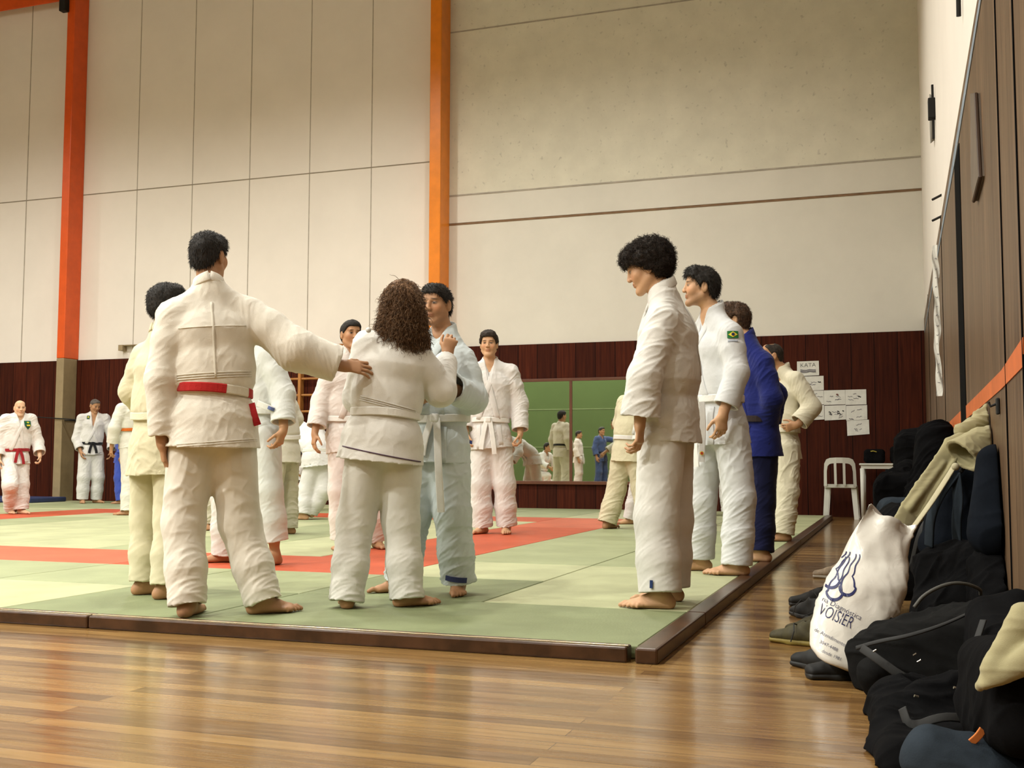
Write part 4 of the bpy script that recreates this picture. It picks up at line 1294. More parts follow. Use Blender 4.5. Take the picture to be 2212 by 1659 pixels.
P['partner'] = person('partner', (935, 1282), 1.66, 22, label='person in pale blue-tinted judogi facing us, face half hidden by the curly hair', skin='tan',
    gi=BLUEW, hair='short', strands=True, hf=28, hp=4, vox=.0048, seed=11,
    px={'head': (943, 660), 'neck': (957, 714), 'shL': (1000, 778), 'shR': (905, 785), 'elL': (1022, 862, -.05), 'wrL': (965, 832, -.24), 'elR': (878, 870), 'wrR': (905, 850, -.22),
        'belt': (945, 905), 'hipL': (970, 965), 'hipR': (915, 965), 'knL': (978, 1110), 'knR': (893, 1110), 'anL': (990, 1262), 'anR': (866, 1262)},
    footdir=(75, 0), hands={'L': ((-.75, .35, .3), (.1, .3, 1), (0, .9, -.3))}, curl=(1.2, 1.1), cuff=.82, hem=.24, leg=(.112, .098, .094), vneck=.12, tails=(.50, .20), tailside=-.05, slc=.082, bulk=.98, stubble=.25)
P['curly'] = person('curly', (1428, 1306), 1.72, 104, label='person with a round mop of dark curly hair in profile, looking down', skin='fair',
    gi=(0.84, 0.825, 0.785), hair='afro', haircol=(0.018, 0.011, 0.007), hf=94, hp=20, vox=.0045, seed=14, belt=None,
    px={'head': (1397, 582), 'neck': (1429, 626), 'shL': (1432, 692), 'shR': (1456, 692), 'elL': (1392, 815), 'wrL': (1382, 915), 'belt': (1446, 835), 'hipL': (1430, 950), 'hipR': (1448, 950),
        'knL': (1418, 1120), 'knR': (1450, 1120), 'anL': (1426, 1284), 'anR': (1446, 1276)},
    footdir=(88, 86), hands={'L': ((0, -1, 0), (-.9, 0, -.4), (-.6, 0, -.6))}, curl=(.4, .55), cuff=.86, slv=(.07, .078), slc=(.07, .096), hem=.27, leg=(.115, .105, .098), legcuff=1.0, vneck=.06, bulk=1.08, flare=.95)
P['W'] = person('W', (1565, 1238), 1.83, 66, label='person in white judogi with green flag patch on the sleeve, hands hanging down', skin='fair',
    gi=(0.77, 0.785, 0.80), hair='thick', strands=True, hf=80, hp=-2, vox=.0048, seed=17, stubble=.55,
    px={'head': (1514, 622), 'neck': (1538, 670), 'shL': (1578, 722), 'shR': (1512, 722), 'elL': (1592, 805), 'wrL': (1562, 895), 'belt': (1550, 862), 'hipL': (1578, 930), 'hipR': (1535, 930),
        'knL': (1598, 1075), 'knR': (1515, 1075), 'anL': (1592, 1215), 'anR': (1512, 1200)},
    footdir=(85, 88), hands={'L': ((-.1, -1, 0), (-.5, 0, -.8), (-.9, 0, .2))}, curl=(.4, .5), cuff=.80, hem=.27, leg=(.108, .092, .086), vneck=.20, tails=(.40, .18), tailside=.02, slv=.068, slc=.074)
P['blue'] = person('blue', (1640, 1210), 1.77, 116, label='person in dark blue judogi with brown hair, behind the one with the flag patch', skin='fair',
    gi=(0.012, 0.019, 0.145), pants=(0.007, 0.009, 0.045), belt=((0.03, 0.02, 0.02),), hair='thick', strands=True, haircol=(0.060, 0.030, 0.015), hf=92, vox=.0052, seed=20, knot=False,
    px={'head': (1586, 692), 'neck': (1608, 728), 'shL': (1648, 782), 'shR': (1608, 782), 'elL': (1668, 862), 'wrL': (1650, 930, .12), 'belt': (1636, 905), 'hipL': (1648, 965), 'hipR': (1628, 965),
        'knL': (1646, 1080), 'knR': (1634, 1080), 'anL': (1644, 1192), 'anR': (1636, 1190)}, footdir=(100, 100), legcuff=1.02, hem=.26, vneck=.06, slv=.072, leg=(.11, .09, .084))
P['hipman'] = person('hipman', (1690, 1167), 1.74, 72, label='person in cream judogi with hand on hip, standing near the wall papers', skin='tan',
    gi=(0.74, 0.69, 0.53), hair='receding', haircol=(0.02, 0.014, 0.01), hf=78, vox=.0055, seed=23, stubble=.6, belt=((0.72, 0.68, 0.55),),
    px={'head': (1667, 770), 'neck': (1688, 797), 'shL': (1720, 820), 'shR': (1680, 828), 'elL': (1754, 880), 'wrL': (1722, 918), 'belt': (1690, 930), 'hipL': (1700, 970), 'hipR': (1680, 970),
        'knL': (1702, 1060), 'knR': (1676, 1060), 'anL': (1692, 1150), 'anR': (1676, 1150)}, hands={'L': ((-.95, -.3, .1), (-.3, .2, -.9), (0, .9, 0))}, curl=(.4, .7), footdir=(80, 75), cuff=.86, slc=.085, hem=.25)
P['far'] = person('far', (1065, 1153), 1.88, 2, label='tall person in white judogi facing us, standing on the red mats', skin='fair',
    gi=(0.80, 0.775, 0.755), hair='thick', haircol=(0.02, 0.012, 0.008), hf=6, vox=.0055, seed=26,
    px={'head': (1056, 745), 'neck': (1058, 779), 'shL': (1103, 804), 'shR': (1022, 804), 'elL': (1122, 872), 'wrL': (1124, 935), 'elR': (1004, 872), 'wrR': (1006, 932), 'belt': (1056, 908),
        'hipL': (1078, 955), 'hipR': (1044, 955), 'knL': (1090, 1045), 'knR': (1038, 1045), 'anL': (1094, 1132), 'anR': (1042, 1134)}, footdir=(35, 0), vneck=.20, tails=(.30, .26), slc=.082, cuff=.9, curl=(.5, .8))
P['pink'] = person('pink', (772, 1186), 1.74, -18, label='dark-haired person in pinkish white judogi, peeking out left of the curly hair', skin='tan',
    gi=PINKW, hair='short', hf=-22, vox=.0055, seed=29,
    px={'head': (758, 724), 'neck': (758, 757), 'shR': (718, 800), 'shL': (800, 800), 'elR': (694, 868), 'wrR': (680, 935), 'belt': (748, 905), 'hipR': (738, 960), 'hipL': (782, 960),
        'knR': (735, 1060), 'knL': (808, 1060), 'anR': (738, 1160), 'anL': (815, 1168)}, footdir=(20, -20), vneck=.10, slc=.082, tails=(.2, .25), leg=(.11, .092, .088))
P['P3'] = person('P3', (520, 1218), 1.72, 52, label='person in white judogi mostly hidden by the outstretched arm, hand hanging', skin='tan',
    gi=(0.74, 0.75, 0.73), hair='short', hf=60, vox=.0052, seed=32,
    px={'head': (512, 672), 'neck': (530, 720), 'shL': (582, 768), 'shR': (508, 768), 'elL': (612, 852), 'wrL': (612, 930), 'belt': (552, 888), 'hipL': (570, 945), 'hipR': (530, 945),
        'knL': (580, 1060), 'knR': (488, 1075), 'anL': (592, 1165), 'anR': (486, 1206)}, footdir=(85, 40), hands={'L': ((-.25, -1, 0), (-.8, 0, -.6), (-.8, 0, .5))}, curl=(.4, .6), slc=.085, cuff=.78, vneck=.14)
P['P4'] = person('P4', (602, 1155), 1.62, 130, label='person in khaki-tinted judogi seen from behind, leaning, left of the wall bars', skin='tan',
    gi=(0.70, 0.68, 0.58), pants=(0.56, 0.53, 0.42), hair='short', vox=.006, seed=35, knot=False, vneck=.05,
    px={'head': (588, 812), 'neck': (598, 845), 'shL': (588, 865), 'shR': (622, 862), 'belt': (615, 945), 'hipL': (600, 980), 'hipR': (625, 980), 'elR': (638, 905), 'wrR': (610, 950, .2),
        'knL': (590, 1060), 'knR': (624, 1060), 'anL': (578, 1140), 'anR': (624, 1140)}, footdir=(110, 100), leg=(.10, .09, .09))
P['P5'] = person('P5', (660, 1122), 1.70, 165, label='person in white judogi bending forward mid-throw in front of the wall bars', skin='fair',
    gi=WHITE, hair='short', vox=.0065, seed=38, knot=False, vneck=.05,
    px={'head': (650, 950, .42), 'neck': (655, 925, .30), 'shL': (638, 935, .25), 'shR': (685, 928, .25), 'belt': (686, 972), 'hipL': (678, 998), 'hipR': (702, 998),
        'elL': (630, 975, .3), 'wrL': (640, 1010, .4), 'elR': (705, 965, .35), 'wrR': (700, 1000, .45), 'knL': (662, 1058), 'knR': (700, 1060, -.1), 'anL': (655, 1110), 'anR': (672, 1105, -.05)},
    footdir=(170, 120), leg=(.11, .10, .09), hem=.2, hlift=(.03, 0), flare=1.15)
P['P5b'] = person('P5b', (652, 1102), 1.60, -60, label='person in white judogi crouching low behind the bending thrower', skin='brown',
    gi=WHITE, hair='short', vox=.007, seed=41, knot=False, vneck=.08,
    px={'head': (660, 985), 'neck': (656, 1003), 'shR': (644, 1015), 'shL': (668, 1012), 'belt': (642, 1045), 'hipR': (640, 1060), 'hipL': (650, 1060), 'elR': (636, 1035), 'wrR': (645, 1050, -.1),
        'elL': (672, 1035), 'wrL': (680, 1050), 'knR': (655, 1070, -.3), 'knL': (668, 1068, -.2), 'anR': (638, 1092), 'anL': (650, 1094)}, hem=.16, leg=(.11, .09, .08))
P['P10'] = person('P10', (1322, 1143), 1.74, -150, label='person in yellowish cream judogi leaning forward, partly behind the curly-haired one', skin='tan',
    gi=YCREAM, hair='short', vox=.006, seed=44, knot=False, vneck=.05,
    px={'head': (1405, 825), 'neck': (1385, 850), 'shL': (1348, 868), 'shR': (1395, 872), 'belt': (1360, 945), 'hipL': (1345, 975), 'hipR': (1372, 975), 'elL': (1340, 915, .1), 'wrL': (1378, 925, .25),
        'elR': (1415, 930), 'wrR': (1430, 960), 'knL': (1332, 1055), 'knR': (1385, 1055), 'anL': (1312, 1132), 'anR': (1400, 1132)}, footdir=(-140, -150), leg=(.11, .10, .10))
P['P10b'] = person('P10b', (1400, 1134), 1.70, 60, label='person in white judogi almost hidden behind the curly-haired one, bare foot showing', skin='fair',
    gi=WHITE, hair='short', vox=.0065, seed=47, vneck=.1, footdir=(75, 60),
    px={'head': (1440, 800), 'neck': (1440, 835), 'shR': (1420, 850), 'shL': (1460, 850), 'belt': (1425, 940), 'hipR': (1412, 970), 'hipL': (1440, 970), 'elR': (1410, 900), 'wrR': (1412, 940), 'elL': (1465, 900), 'wrL': (1465, 940), 'knR': (1378, 1050), 'anR': (1364, 1124), 'knL': (1440, 1050), 'anL': (1445, 1120)})
P['P19'] = person('P19', (1548, 1115), 1.68, 10, label='person standing far off, only a white trouser cuff and bare foot visible', skin='tan',
    gi=WHITE, hair='short', vox=.007, seed=50, vneck=.1)
P['bald'] = person('bald', (42, 1110), 1.60, -12, label='bald person in white judogi with a dark red belt stepping forward at the left edge', skin='pale',
    gi=(0.80, 0.765, 0.73), belt=((0.30, 0.015, 0.02),), hair='bald', hf=-12, hp=4, vox=.006, seed=53, stubble=.1,
    px={'head': (43, 882), 'neck': (43, 897), 'shR': (12, 906), 'shL': (68, 905), 'elL': (82, 955), 'wrL': (86, 985, -.05), 'elR': (0, 955), 'wrR': (-2, 992), 'belt': (32, 972),
        'hipR': (20, 995), 'hipL': (44, 995), 'knR': (22, 1048, -.15), 'knL': (46, 1046, -.05), 'anR': (24, 1096, .1), 'anL': (46, 1098, -.1)}, footdir=(-5, -45), vneck=.16, slc=.09, tails=(.2, .18), hem=.2, leg=(.12, .105, .098), bulk=1.06, curl=(.4, .7))
P['bb'] = person('bb', (195, 1087), 1.72, -8, label='person with thinning hair in white judogi and black belt, looking down', skin='tan',
    gi=WHITE, belt=((0.012, 0.012, 0.014),), hair='buzz', haircol=(0.09, 0.075, 0.065), hf=-30, hp=22, vox=.006, seed=56,
    px={'head': (205, 877), 'neck': (203, 893), 'shR': (176, 903), 'shL': (228, 903), 'elR': (166, 948), 'wrR': (174, 975), 'elL': (242, 948), 'wrL': (240, 975, -.05), 'belt': (196, 958), 'hipR': (186, 985), 'hipL': (208, 985),
        'knR': (181, 1030), 'knL': (212, 1030), 'anR': (178, 1076), 'anL': (208, 1076)}, footdir=(0, -50), vneck=.30, tails=(.16, .16), slc=.08, hem=.19, leg=(.12, .10, .092))
P['P17'] = person('P17', (277, 1112), 1.62, 150, label='person in white judogi with a thin orange belt, beside the cream sleeve', skin='tan',
    gi=(0.79, 0.77, 0.68), belt=((0.60, 0.14, 0.02),), hair='short', vox=.006, seed=59, knot=False, vneck=.05,
    px={'head': (290, 845), 'neck': (284, 872), 'shL': (262, 882), 'shR': (312, 882), 'elL': (247, 925), 'wrL': (241, 965), 'belt': (282, 928), 'hipL': (276, 965), 'hipR': (300, 965),
        'knL': (278, 1035), 'knR': (303, 1035), 'anL': (275, 1102), 'anR': (302, 1098)}, footdir=(120, 100), slc=.082)
P['P18'] = person('P18', (262, 1088), 1.45, 105, label='person in bright blue judogi far back, behind the orange belt wearer', skin='tan',
    gi=(0.05, 0.085, 0.42), hair='short', vox=.007, seed=62, knot=False, belt=((0.03, 0.02, 0.06),), vneck=.06, footdir=(100, 100),
    px={'head': (275, 895), 'neck': (270, 915), 'shL': (268, 925), 'shR': (282, 925), 'elL': (262, 955), 'wrL': (262, 985)})
# judoka standing left of the frame or hidden, seen only in the mirror
P['M1'] = person('M1', (414, 1145), 1.76, 4, label='person in cream judogi with black belt whose back shows in the wall mirror', skin='tan', gi=(0.76, 0.70, 0.58),
    belt=((0.012, 0.012, 0.014),), vox=.007, seed=70)
P['M2'] = person('M2', None, 1.70, -40, ground=(-7.66, 2.1, 0), zf=0, label='person in faded blue judogi reaching out, seen only in the wall mirror', skin='tan', gi=(0.055, 0.085, 0.20), belt=((0.02, 0.02, 0.03),),
    hair='short', vox=.008, seed=71, local={'elR': (.30, .22, 1.38), 'wrR': (.32, .46, 1.38)})
P['M3'] = person('M3', None, 1.60, -10, ground=(-8.25, 2.3, 0), zf=0, label='person in pinkish judogi beside the faded blue one in the mirror', skin='tan', gi=PINKW, hair='short', vox=.008, seed=72)
P['M4'] = person('M4', None, 1.60, -60, ground=(-7.93, 6.46, HM), label='person in white judogi kneeling, reflected small in the wall mirror', skin='tan', gi=WHITE, hair='thick', vox=.008, seed=73, hem=.18, knot=False,
    local={'pel': (0, -.12, .42), 'hipR': (.09, -.12, .42), 'hipL': (-.09, -.12, .42), 'belt': (0, -.06, .56), 'neck': (0, .08, .98), 'shR': (.17, .08, .93), 'shL': (-.17, .08, .93), 'head': (0, .16, 1.13),
           'elR': (.24, .18, .70), 'elL': (-.24, .18, .70), 'wrR': (.2, .38, .62), 'wrL': (-.2, .38, .62), 'knR': (.14, .22, .12), 'knL': (-.14, .26, .40), 'anR': (.14, -.25, .10), 'anL': (-.14, .22, .085)})
P['M5'] = person('M5', None, 1.35, -10, ground=(-9.74, 7.1, HM), label='child in cream judogi with black belt, reflected at the left end of the mirror', skin='tan', gi=(0.76, 0.70, 0.58), belt=((0.012, 0.012, 0.014),), hair='short', vox=.008, seed=74)

# ------------------------------------------------------------------ clothing details that show
def patch_on(ob, px_, w_, h_, cells, name, label=None, roll=0.0, surf='surf'):
    """small emblem lying on the jacket; cells: list of (shape, size..., colour) drawn in patch coordinates"""
    d0 = ray(*px_); O = CPOS; dn = d0 / np.linalg.norm(d0)
    g = ob[surf]; c = cdepth(ob['J']['chest'])
    st = CPOS + d0 * (c - .6)
    h = g.march(st[None], dn[None], 1.2, 300)[0]
    if np.isnan(h): print('patch miss', name); return
    p = st + dn * h; n = g.grad(p[None])[0]
    up = np.array([0, 0, 1.]); u_ = nrm(up - n * (up @ n)); r_ = np.cross(u_, n)
    cr, sr = math.cos(roll), math.sin(roll); r2 = r_ * cr + u_ * sr; u2 = -r_ * sr + u_ * cr
    base = None
    nx, ny = 8, 6
    for k, (shape, dims, col) in enumerate(cells):
        bm = bmesh.new()
        def V_(x, y, lift):
            q = p + r2 * x + u2 * y
            hh = g.march((q + n * .05)[None], -n[None], .12, 60)[0]
            hh = .05 if np.isnan(hh) else hh
            return q + n * (.05 - hh + lift)
        lift = .009 + .0028 * k
        if shape == 'rect':
            x0, x1, y0, y1 = dims
            gr = [[bm.verts.new(V_(x0 + (x1 - x0) * i / nx, y0 + (y1 - y0) * j / ny, lift)) for i in range(nx + 1)] for j in range(ny + 1)]
            for j in range(ny):
                for i in range(nx): bm.faces.new((gr[j][i], gr[j][i + 1], gr[j + 1][i + 1], gr[j + 1][i]))
        else:
            pts = dims
            c0 = bm.verts.new(V_(sum(a for a, b in pts) / len(pts), sum(b for a, b in pts) / len(pts), lift))
            vs = [bm.verts.new(V_(a, b, lift)) for a, b in pts]
            for i in range(len(vs)): bm.faces.new((c0, vs[i], vs[(i + 1) % len(vs)]))
        geom = bmesh.ops.extrude_face_region(bm, geom=list(bm.faces))
        bmesh.ops.translate(bm, verts=[v_ for v_ in geom['geom'] if isinstance(v_, bmesh.types.BMVert)], vec=Vector(-n * .0035))
        o = bm_obj(name if k == 0 else 'emblem', bm, plain('stitched_thread_%02d%02d%02d' % tuple(int(c_ * 99) for c_ in col), col, .8), ob['root'] if k == 0 else None, world=(k == 0))
        if k == 0:
            base = o
            if label: o['label'] = label
        else:
            o.data.transform(Matrix.Translation(-Vector(ob['root'].location)))
            o.parent = base
def circle(cx_, cy_, r, n=14, sy=1.0):
    return [(cx_ + r * math.cos(2 * math.pi * i / n), cy_ + r * sy * math.sin(2 * math.pi * i / n)) for i in range(n)]
GRN, YEL, NAV = (0.01, 0.14, 0.03), (0.72, 0.58, 0.05), (0.015, 0.02, 0.08)
patch_on(P['W'], (1583, 723), .06, .036, [('rect', (-.033, .033, -.022, .022), GRN), ('poly', [(-.028, 0), (0, .018), (.028, 0), (0, -.018)], YEL), ('poly', circle(0, 0, .0095), NAV)], 'flag_patch', 'green flag patch with yellow diamond and dark disc')
patch_on(P['W'], (1583, 737), .06, .01, [('rect', (-.030, .030, -.004, .004), (0.35, 0.38, 0.45))], 'name_strip')
patch_on(P['bald'], (60, 918), .1, .12, [('poly', [(-.045, .055), (.045, .055), (.045, -.01), (0, -.06), (-.045, -.01)], (0.02, 0.10, 0.06)), ('rect', (-.035, .035, .015, .045), GRN), ('poly', [(-.02, .03), (0, .042), (.02, .03), (0, .018)], YEL), ('rect', (-.025, .025, -.02, 0), YEL)], 'chest_emblem', 'dark green and yellow chest shield')
patch_on(P['bb'], (191, 902), .06, .06, [('rect', (-.022, .022, -.03, .03), (0.03, 0.10, 0.04)), ('poly', circle(0, .005, .012), YEL)], 'chest_emblem', 'small green chest emblem')
patch_on(P['far'], (1018, 955), .04, .03, [('rect', (-.018, .018, -.018, .018), (0.03, 0.06, 0.25))], 'size_label', 'small blue label at the jacket hem')

patch_on(P['curly'], (1408, 1262), .02, .03, [('rect', (-.007, .007, -.018, .018), (0.01, 0.03, 0.12))], 'cuff_label', 'small dark blue label on the trouser cuff', surf='pants_surf')
patch_on(P['partner'], (985, 1252), .02, .03, [('rect', (-.055, .055, -.013, .013), (0.03, 0.04, 0.12))], 'cuff_label', 'dark blue woven label on the trouser cuff', roll=-.12, surf='pants_surf')
# stitched seams of the nearest jackets
def seam_on(ob, uv, back, half, th, name='seam', col=None, lift=0.0, lower=False):
    J = ob['J']; s_ = ob['s']; d = -ob['fch'] if back else ob['fch']
    pts = np.array([J['belt'] + ob['side'] * a * s_ + ob['up'] * b * s_ for a, b in uv])
    q, n, ok = ob['project'](pts, np.tile(d, (len(pts), 1)))
    q, n = q[ok], n[ok]
    if len(q) < 4: return
    for _ in range(2): n[1:-1] = (n[:-2] + n[1:-1] * 2 + n[2:]) / 4
    bm = bmesh.new(); ribbon_mesh(bm, q, n, half, th, lift=lift)
    bm_obj(name, bm, cloth('stitched_seam_cotton', col or (0.70, 0.66, 0.57), 300, .3), ob['root'], smooth=True, world=True)
lin = lambda a, b, n=16: [(a[0] + (b[0] - a[0]) * i / n, a[1] + (b[1] - a[1]) * i / n) for i in range(n + 1)]
A_ = P['A']
seam_on(A_, lin((0, .40), (0, .05)), True, .005, .0045, 'centre_seam')
for dz in (.052, .063, .074): seam_on(A_, lin((-.165, dz), (.165, dz)), True, .0018, .0035, 'waist_stitching')
for dz in (-.238, -.248): seam_on(A_, lin((-.18, dz), (.18, dz)), True, .0015, .003, 'hem_stitching')
seam_on(A_, lin((-.15, .285), (.15, .285)), True, .002, .0035, 'yoke_seam')
W_ = P['woman']
for dz in (.034, .044, .054): seam_on(W_, lin((-.15, dz), (.14, dz)), True, .002, .004, 'waist_stitching', (0.72, 0.70, 0.66))
for k, dz in enumerate((-.205,)):
    seam_on(W_, lin((-.21, dz - .012), (.21, dz + .010), 24), True, .003, .0035, 'hem_ribbon', (0.10, 0.06, 0.09))
seam_on(P['curly'], lin((0, .38), (0, .04)), True, .004, .005, 'centre_seam', (0.73, 0.71, 0.67))

def loose_end(ob, pts, dz, half, col, name):
    d = cdepth(ob['J']['belt']) + dz
    q = [ond(x, y, d) for x, y in pts]
    q = [q[0] + (q[-1] - q[0]) * a - _F * .01 * math.sin(a * 3) for a in np.linspace(0, 1, 7)] if len(q) == 2 else q
    bm = bmesh.new(); ribbon_mesh(bm, np.array(q), np.array([-_F] * len(q)), half, .006)
    return bm_obj(name, bm, cloth('judo_belt_cotton', col, 200, .3), ob['root'], world=True)
loose_end(P['A'], [(543, 872), (557, 918)], -.02, .016, (0.40, 0.02, 0.025), 'belt_end')
o_ = loose_end(P['P3'], [(556, 871), (598, 888)], -.22, .020, (0.74, 0.74, 0.71), 'belt_end')
o_ = loose_end(P['P3'], [(580, 880), (592, 885)], -.232, .011, (0.10, 0.13, 0.28), 'belt_label')
o_['label'] = 'small blue label on the belt end'
q_ = ond(796, 713, cdepth(P['woman']['J']['shL']) - .10)
bm = bmesh.new(); bmesh.ops.create_icosphere(bm, subdivisions=3, radius=.013, matrix=Matrix.Translation(Vector(q_)))
bm_obj('hair_bobble', bm, plain('white_plastic_bead', (0.7, 0.7, 0.68), .3), P['woman']['root'], smooth=True, world=True)
# a dark cord stretched along the left end of the hall, just in front of the column
t = thing('cord_line', (-14.4, c1[2] - .03, 1.3), 'thin dark cord stretched horizontally across the left column and panelling', 'cord')
bm = bmesh.new(); pa = ony(20, 897, c1[2] - .02); pb = ony(172, 907, c1[2] - .02); tube(bm, [pa + (pb - pa) * -1.0, pa, pb, [c1[1] + .02, c1[2] + .05, pb[2]], [c1[1] + .02, YB - .03, pb[2]]], .010, 6)
bm_obj('cord', bm, M_dark, t, world=True)

te = P['W']['tail_end']
q0 = ond(1515, 868, cdepth(P['W']['J']['belt']) - .17); q1 = ond(1516, 998, cdepth(P['W']['J']['belt']) - .20)
bm = bmesh.new(); ribbon_mesh(bm, np.array([q0 + (q1 - q0) * a + CR * .006 * math.sin(a * 4) for a in np.linspace(0, 1, 10)]), np.array([-_F] * 10), .020, .006)
bm_obj('belt_end', bm, cloth('judo_belt_cotton', (0.70, 0.70, 0.69), 200, .3), P['W']['root'], world=True)
dd = cdepth(P['W']['J']['belt']) - .212
for (x, y, r_, c_) in ((1516, 979, .012, (0.70, 0.45, 0.03)), (1516, 979, .007, (0.45, 0.03, 0.03))):
    bm = bmesh.new(); q_ = ond(x, y, dd - (.002 if r_ < .01 else 0)); bmesh.ops.create_cone(bm, segments=20, radius1=r_, radius2=r_, depth=.003, cap_ends=True, matrix=Matrix.Translation(Vector(q_)) @ Matrix(np.array([CR, CU, -_F]).T.tolist()).to_4x4())
    o_ = bm_obj('belt_emblem', bm, plain('emblem_%02d' % int(c_[0] * 99), c_, .7), P['W']['root'], world=True); o_['label'] = 'round yellow and red emblem near the belt tip' if r_ > .01 else 'red centre of the belt emblem'
# ================================================================== THINGS ALONG THE RIGHT WALL AND AT THE BACK
from mathutils.bvhtree import BVHTree
M_plast = plain('white_plastic', (0.66, 0.66, 0.60), 0.4, 0, .04)
# monobloc chair, its back towards us
t = thing('plastic_chair', (-0.735, 15.15, 0), 'white plastic chair with slotted back standing by the back wall', 'chair')
def chair_leg(x0, y0, x1, y1, z0):
    bm = bmesh.new()
    A_ = [(-.028, -.004), (.028, -.004), (.028, .012), (-.028, .012)]
    v0 = [bm.verts.new((x1 + a, y1 + b, 0)) for a, b in A_]; v1 = [bm.verts.new((x0 + a * 1.2, y0 + b, z0)) for a, b in A_]
    bm.faces.new(v0); bm.faces.new(v1[::-1])
    for i in range(4): bm.faces.new((v0[i], v1[i], v1[(i + 1) % 4], v0[(i + 1) % 4]))
    bm_obj('leg', bm, M_plast, t)
chair_leg(-.165, -.15, -.195, -.19, .42); chair_leg(.165, -.15, .195, -.19, .42); chair_leg(-.17, .19, -.20, .23, .42); chair_leg(.17, .19, .20, .23, .42)
bm = bmesh.new(); box(bm, (-.20, -.20, .405), (.20, .22, .435), .012, seg=3); bm_obj('seat', bm, M_plast, t)
bm = bmesh.new()
def arc(z, n=10, w=.20):
    return [((-w + 2 * w * i / n), -.20 - .035 * math.sin(math.pi * i / n) * 1.2 - (z - .42) * .18, z) for i in range(n + 1)]
# a bent frame: two outer posts running into an arched top rail, two inner slats
def bk(x, z): return (x, -.20 - .045 * math.cos(min(1.0, abs(x) / .2) * math.pi / 2) - (z - .42) * .18, z)
def plate(poly):
    vf = [bm.verts.new(bk(x, z)) for x, z in poly]; vb = [bm.verts.new(Vector(bk(x, z)) + Vector((0, .014, 0))) for x, z in poly]
    bm.faces.new(vf); bm.faces.new(vb[::-1])
    for i in range(len(poly)): bm.faces.new((vf[i], vb[i], vb[(i + 1) % len(poly)], vf[(i + 1) % len(poly)]))
outer = [(-.205, .43), (-.200, .62), (-.192, .72), (-.165, .775), (-.12, .795), (-.04, .80), (.04, .80), (.12, .795), (.165, .775), (.192, .72), (.200, .62), (.205, .43)]
inner = [(-.165, .43), (-.162, .62), (-.150, .69), (-.125, .715), (-.10, .722), (-.04, .728), (.04, .728), (.10, .722), (.125, .715), (.150, .69), (.162, .62), (.165, .43)]
for i in range(len(outer) - 1): plate([outer[i], outer[i + 1], inner[i + 1], inner[i]])
for x in (-.055, .055): plate([(x - .016, .44), (x + .016, .44), (x + .016, .73), (x - .016, .73)])
plate([(-.2, .42), (.2, .42), (.2, .455), (-.2, .455)])
bm_obj('backrest', bm, M_plast, t, smooth=False)
# table
t = thing('plastic_table', (-0.13, 15.1, 0), 'white plastic table beside the white chair, dark bags on it', 'table')
bm = bmesh.new(); box(bm, (-.36, -.32, .70), (.40, .38, .725), .01); bm_obj('tabletop', bm, M_plast, t)
bm = bmesh.new(); box(bm, (-.34, -.30, .655), (.38, .36, .70), .004); bm_obj('apron', bm, M_plast, t)
for x, y in ((-.325, -.285), (.365, -.285), (-.325, .34), (.365, .34)):
    bm = bmesh.new(); tube(bm, [(x, y, 0), (x * .99, y * .98, .66)], [.021, .030], 10); bm_obj('leg', bm, M_plast, t, smooth=True)

# ------------------------------------------------------------------ soft bags built from swept volumes
BK = (0.010, 0.010, 0.012)
def fabric(name, col, rough=.8, weave=300):
    return cloth(name, col, weave, .15, .18, .97, .0)
M_black = fabric('black_nylon', (0.0045, 0.0045, 0.0050)); M_black2 = fabric('charcoal_canvas', (0.0095, 0.0095, 0.0095), .9)
M_navy = fabric('navy_canvas', (0.006, 0.008, 0.012)); M_blue = fabric('slate_blue_canvas', (0.026, 0.034, 0.044), .9)
M_strap = plain('black_webbing', (0.012, 0.012, 0.012), .7); M_strap2 = plain('grey_webbing', (0.06, 0.058, 0.05), .6); M_buckle = plain('shiny_buckle', (0.5, 0.47, 0.40), .2, .9)
M_gicream = cloth('cream_judogi_cotton', (0.36, 0.325, 0.185), 500, .15); M_gicream2 = cloth('cream_judogi_cotton_light', (0.46, 0.42, 0.28), 300, .35)
def px3(p): return ond(p[0], p[1], p[2])
def wallclip(g, zmin=0.002, xmax=XR - .016):
    g.op(lambda X, Y, Z: (X - np.float32(xmax)) + 0 * Y + 0 * Z, g.lo, g.lo + g.h * g.n, .01, 'int'); g.below(zmin)
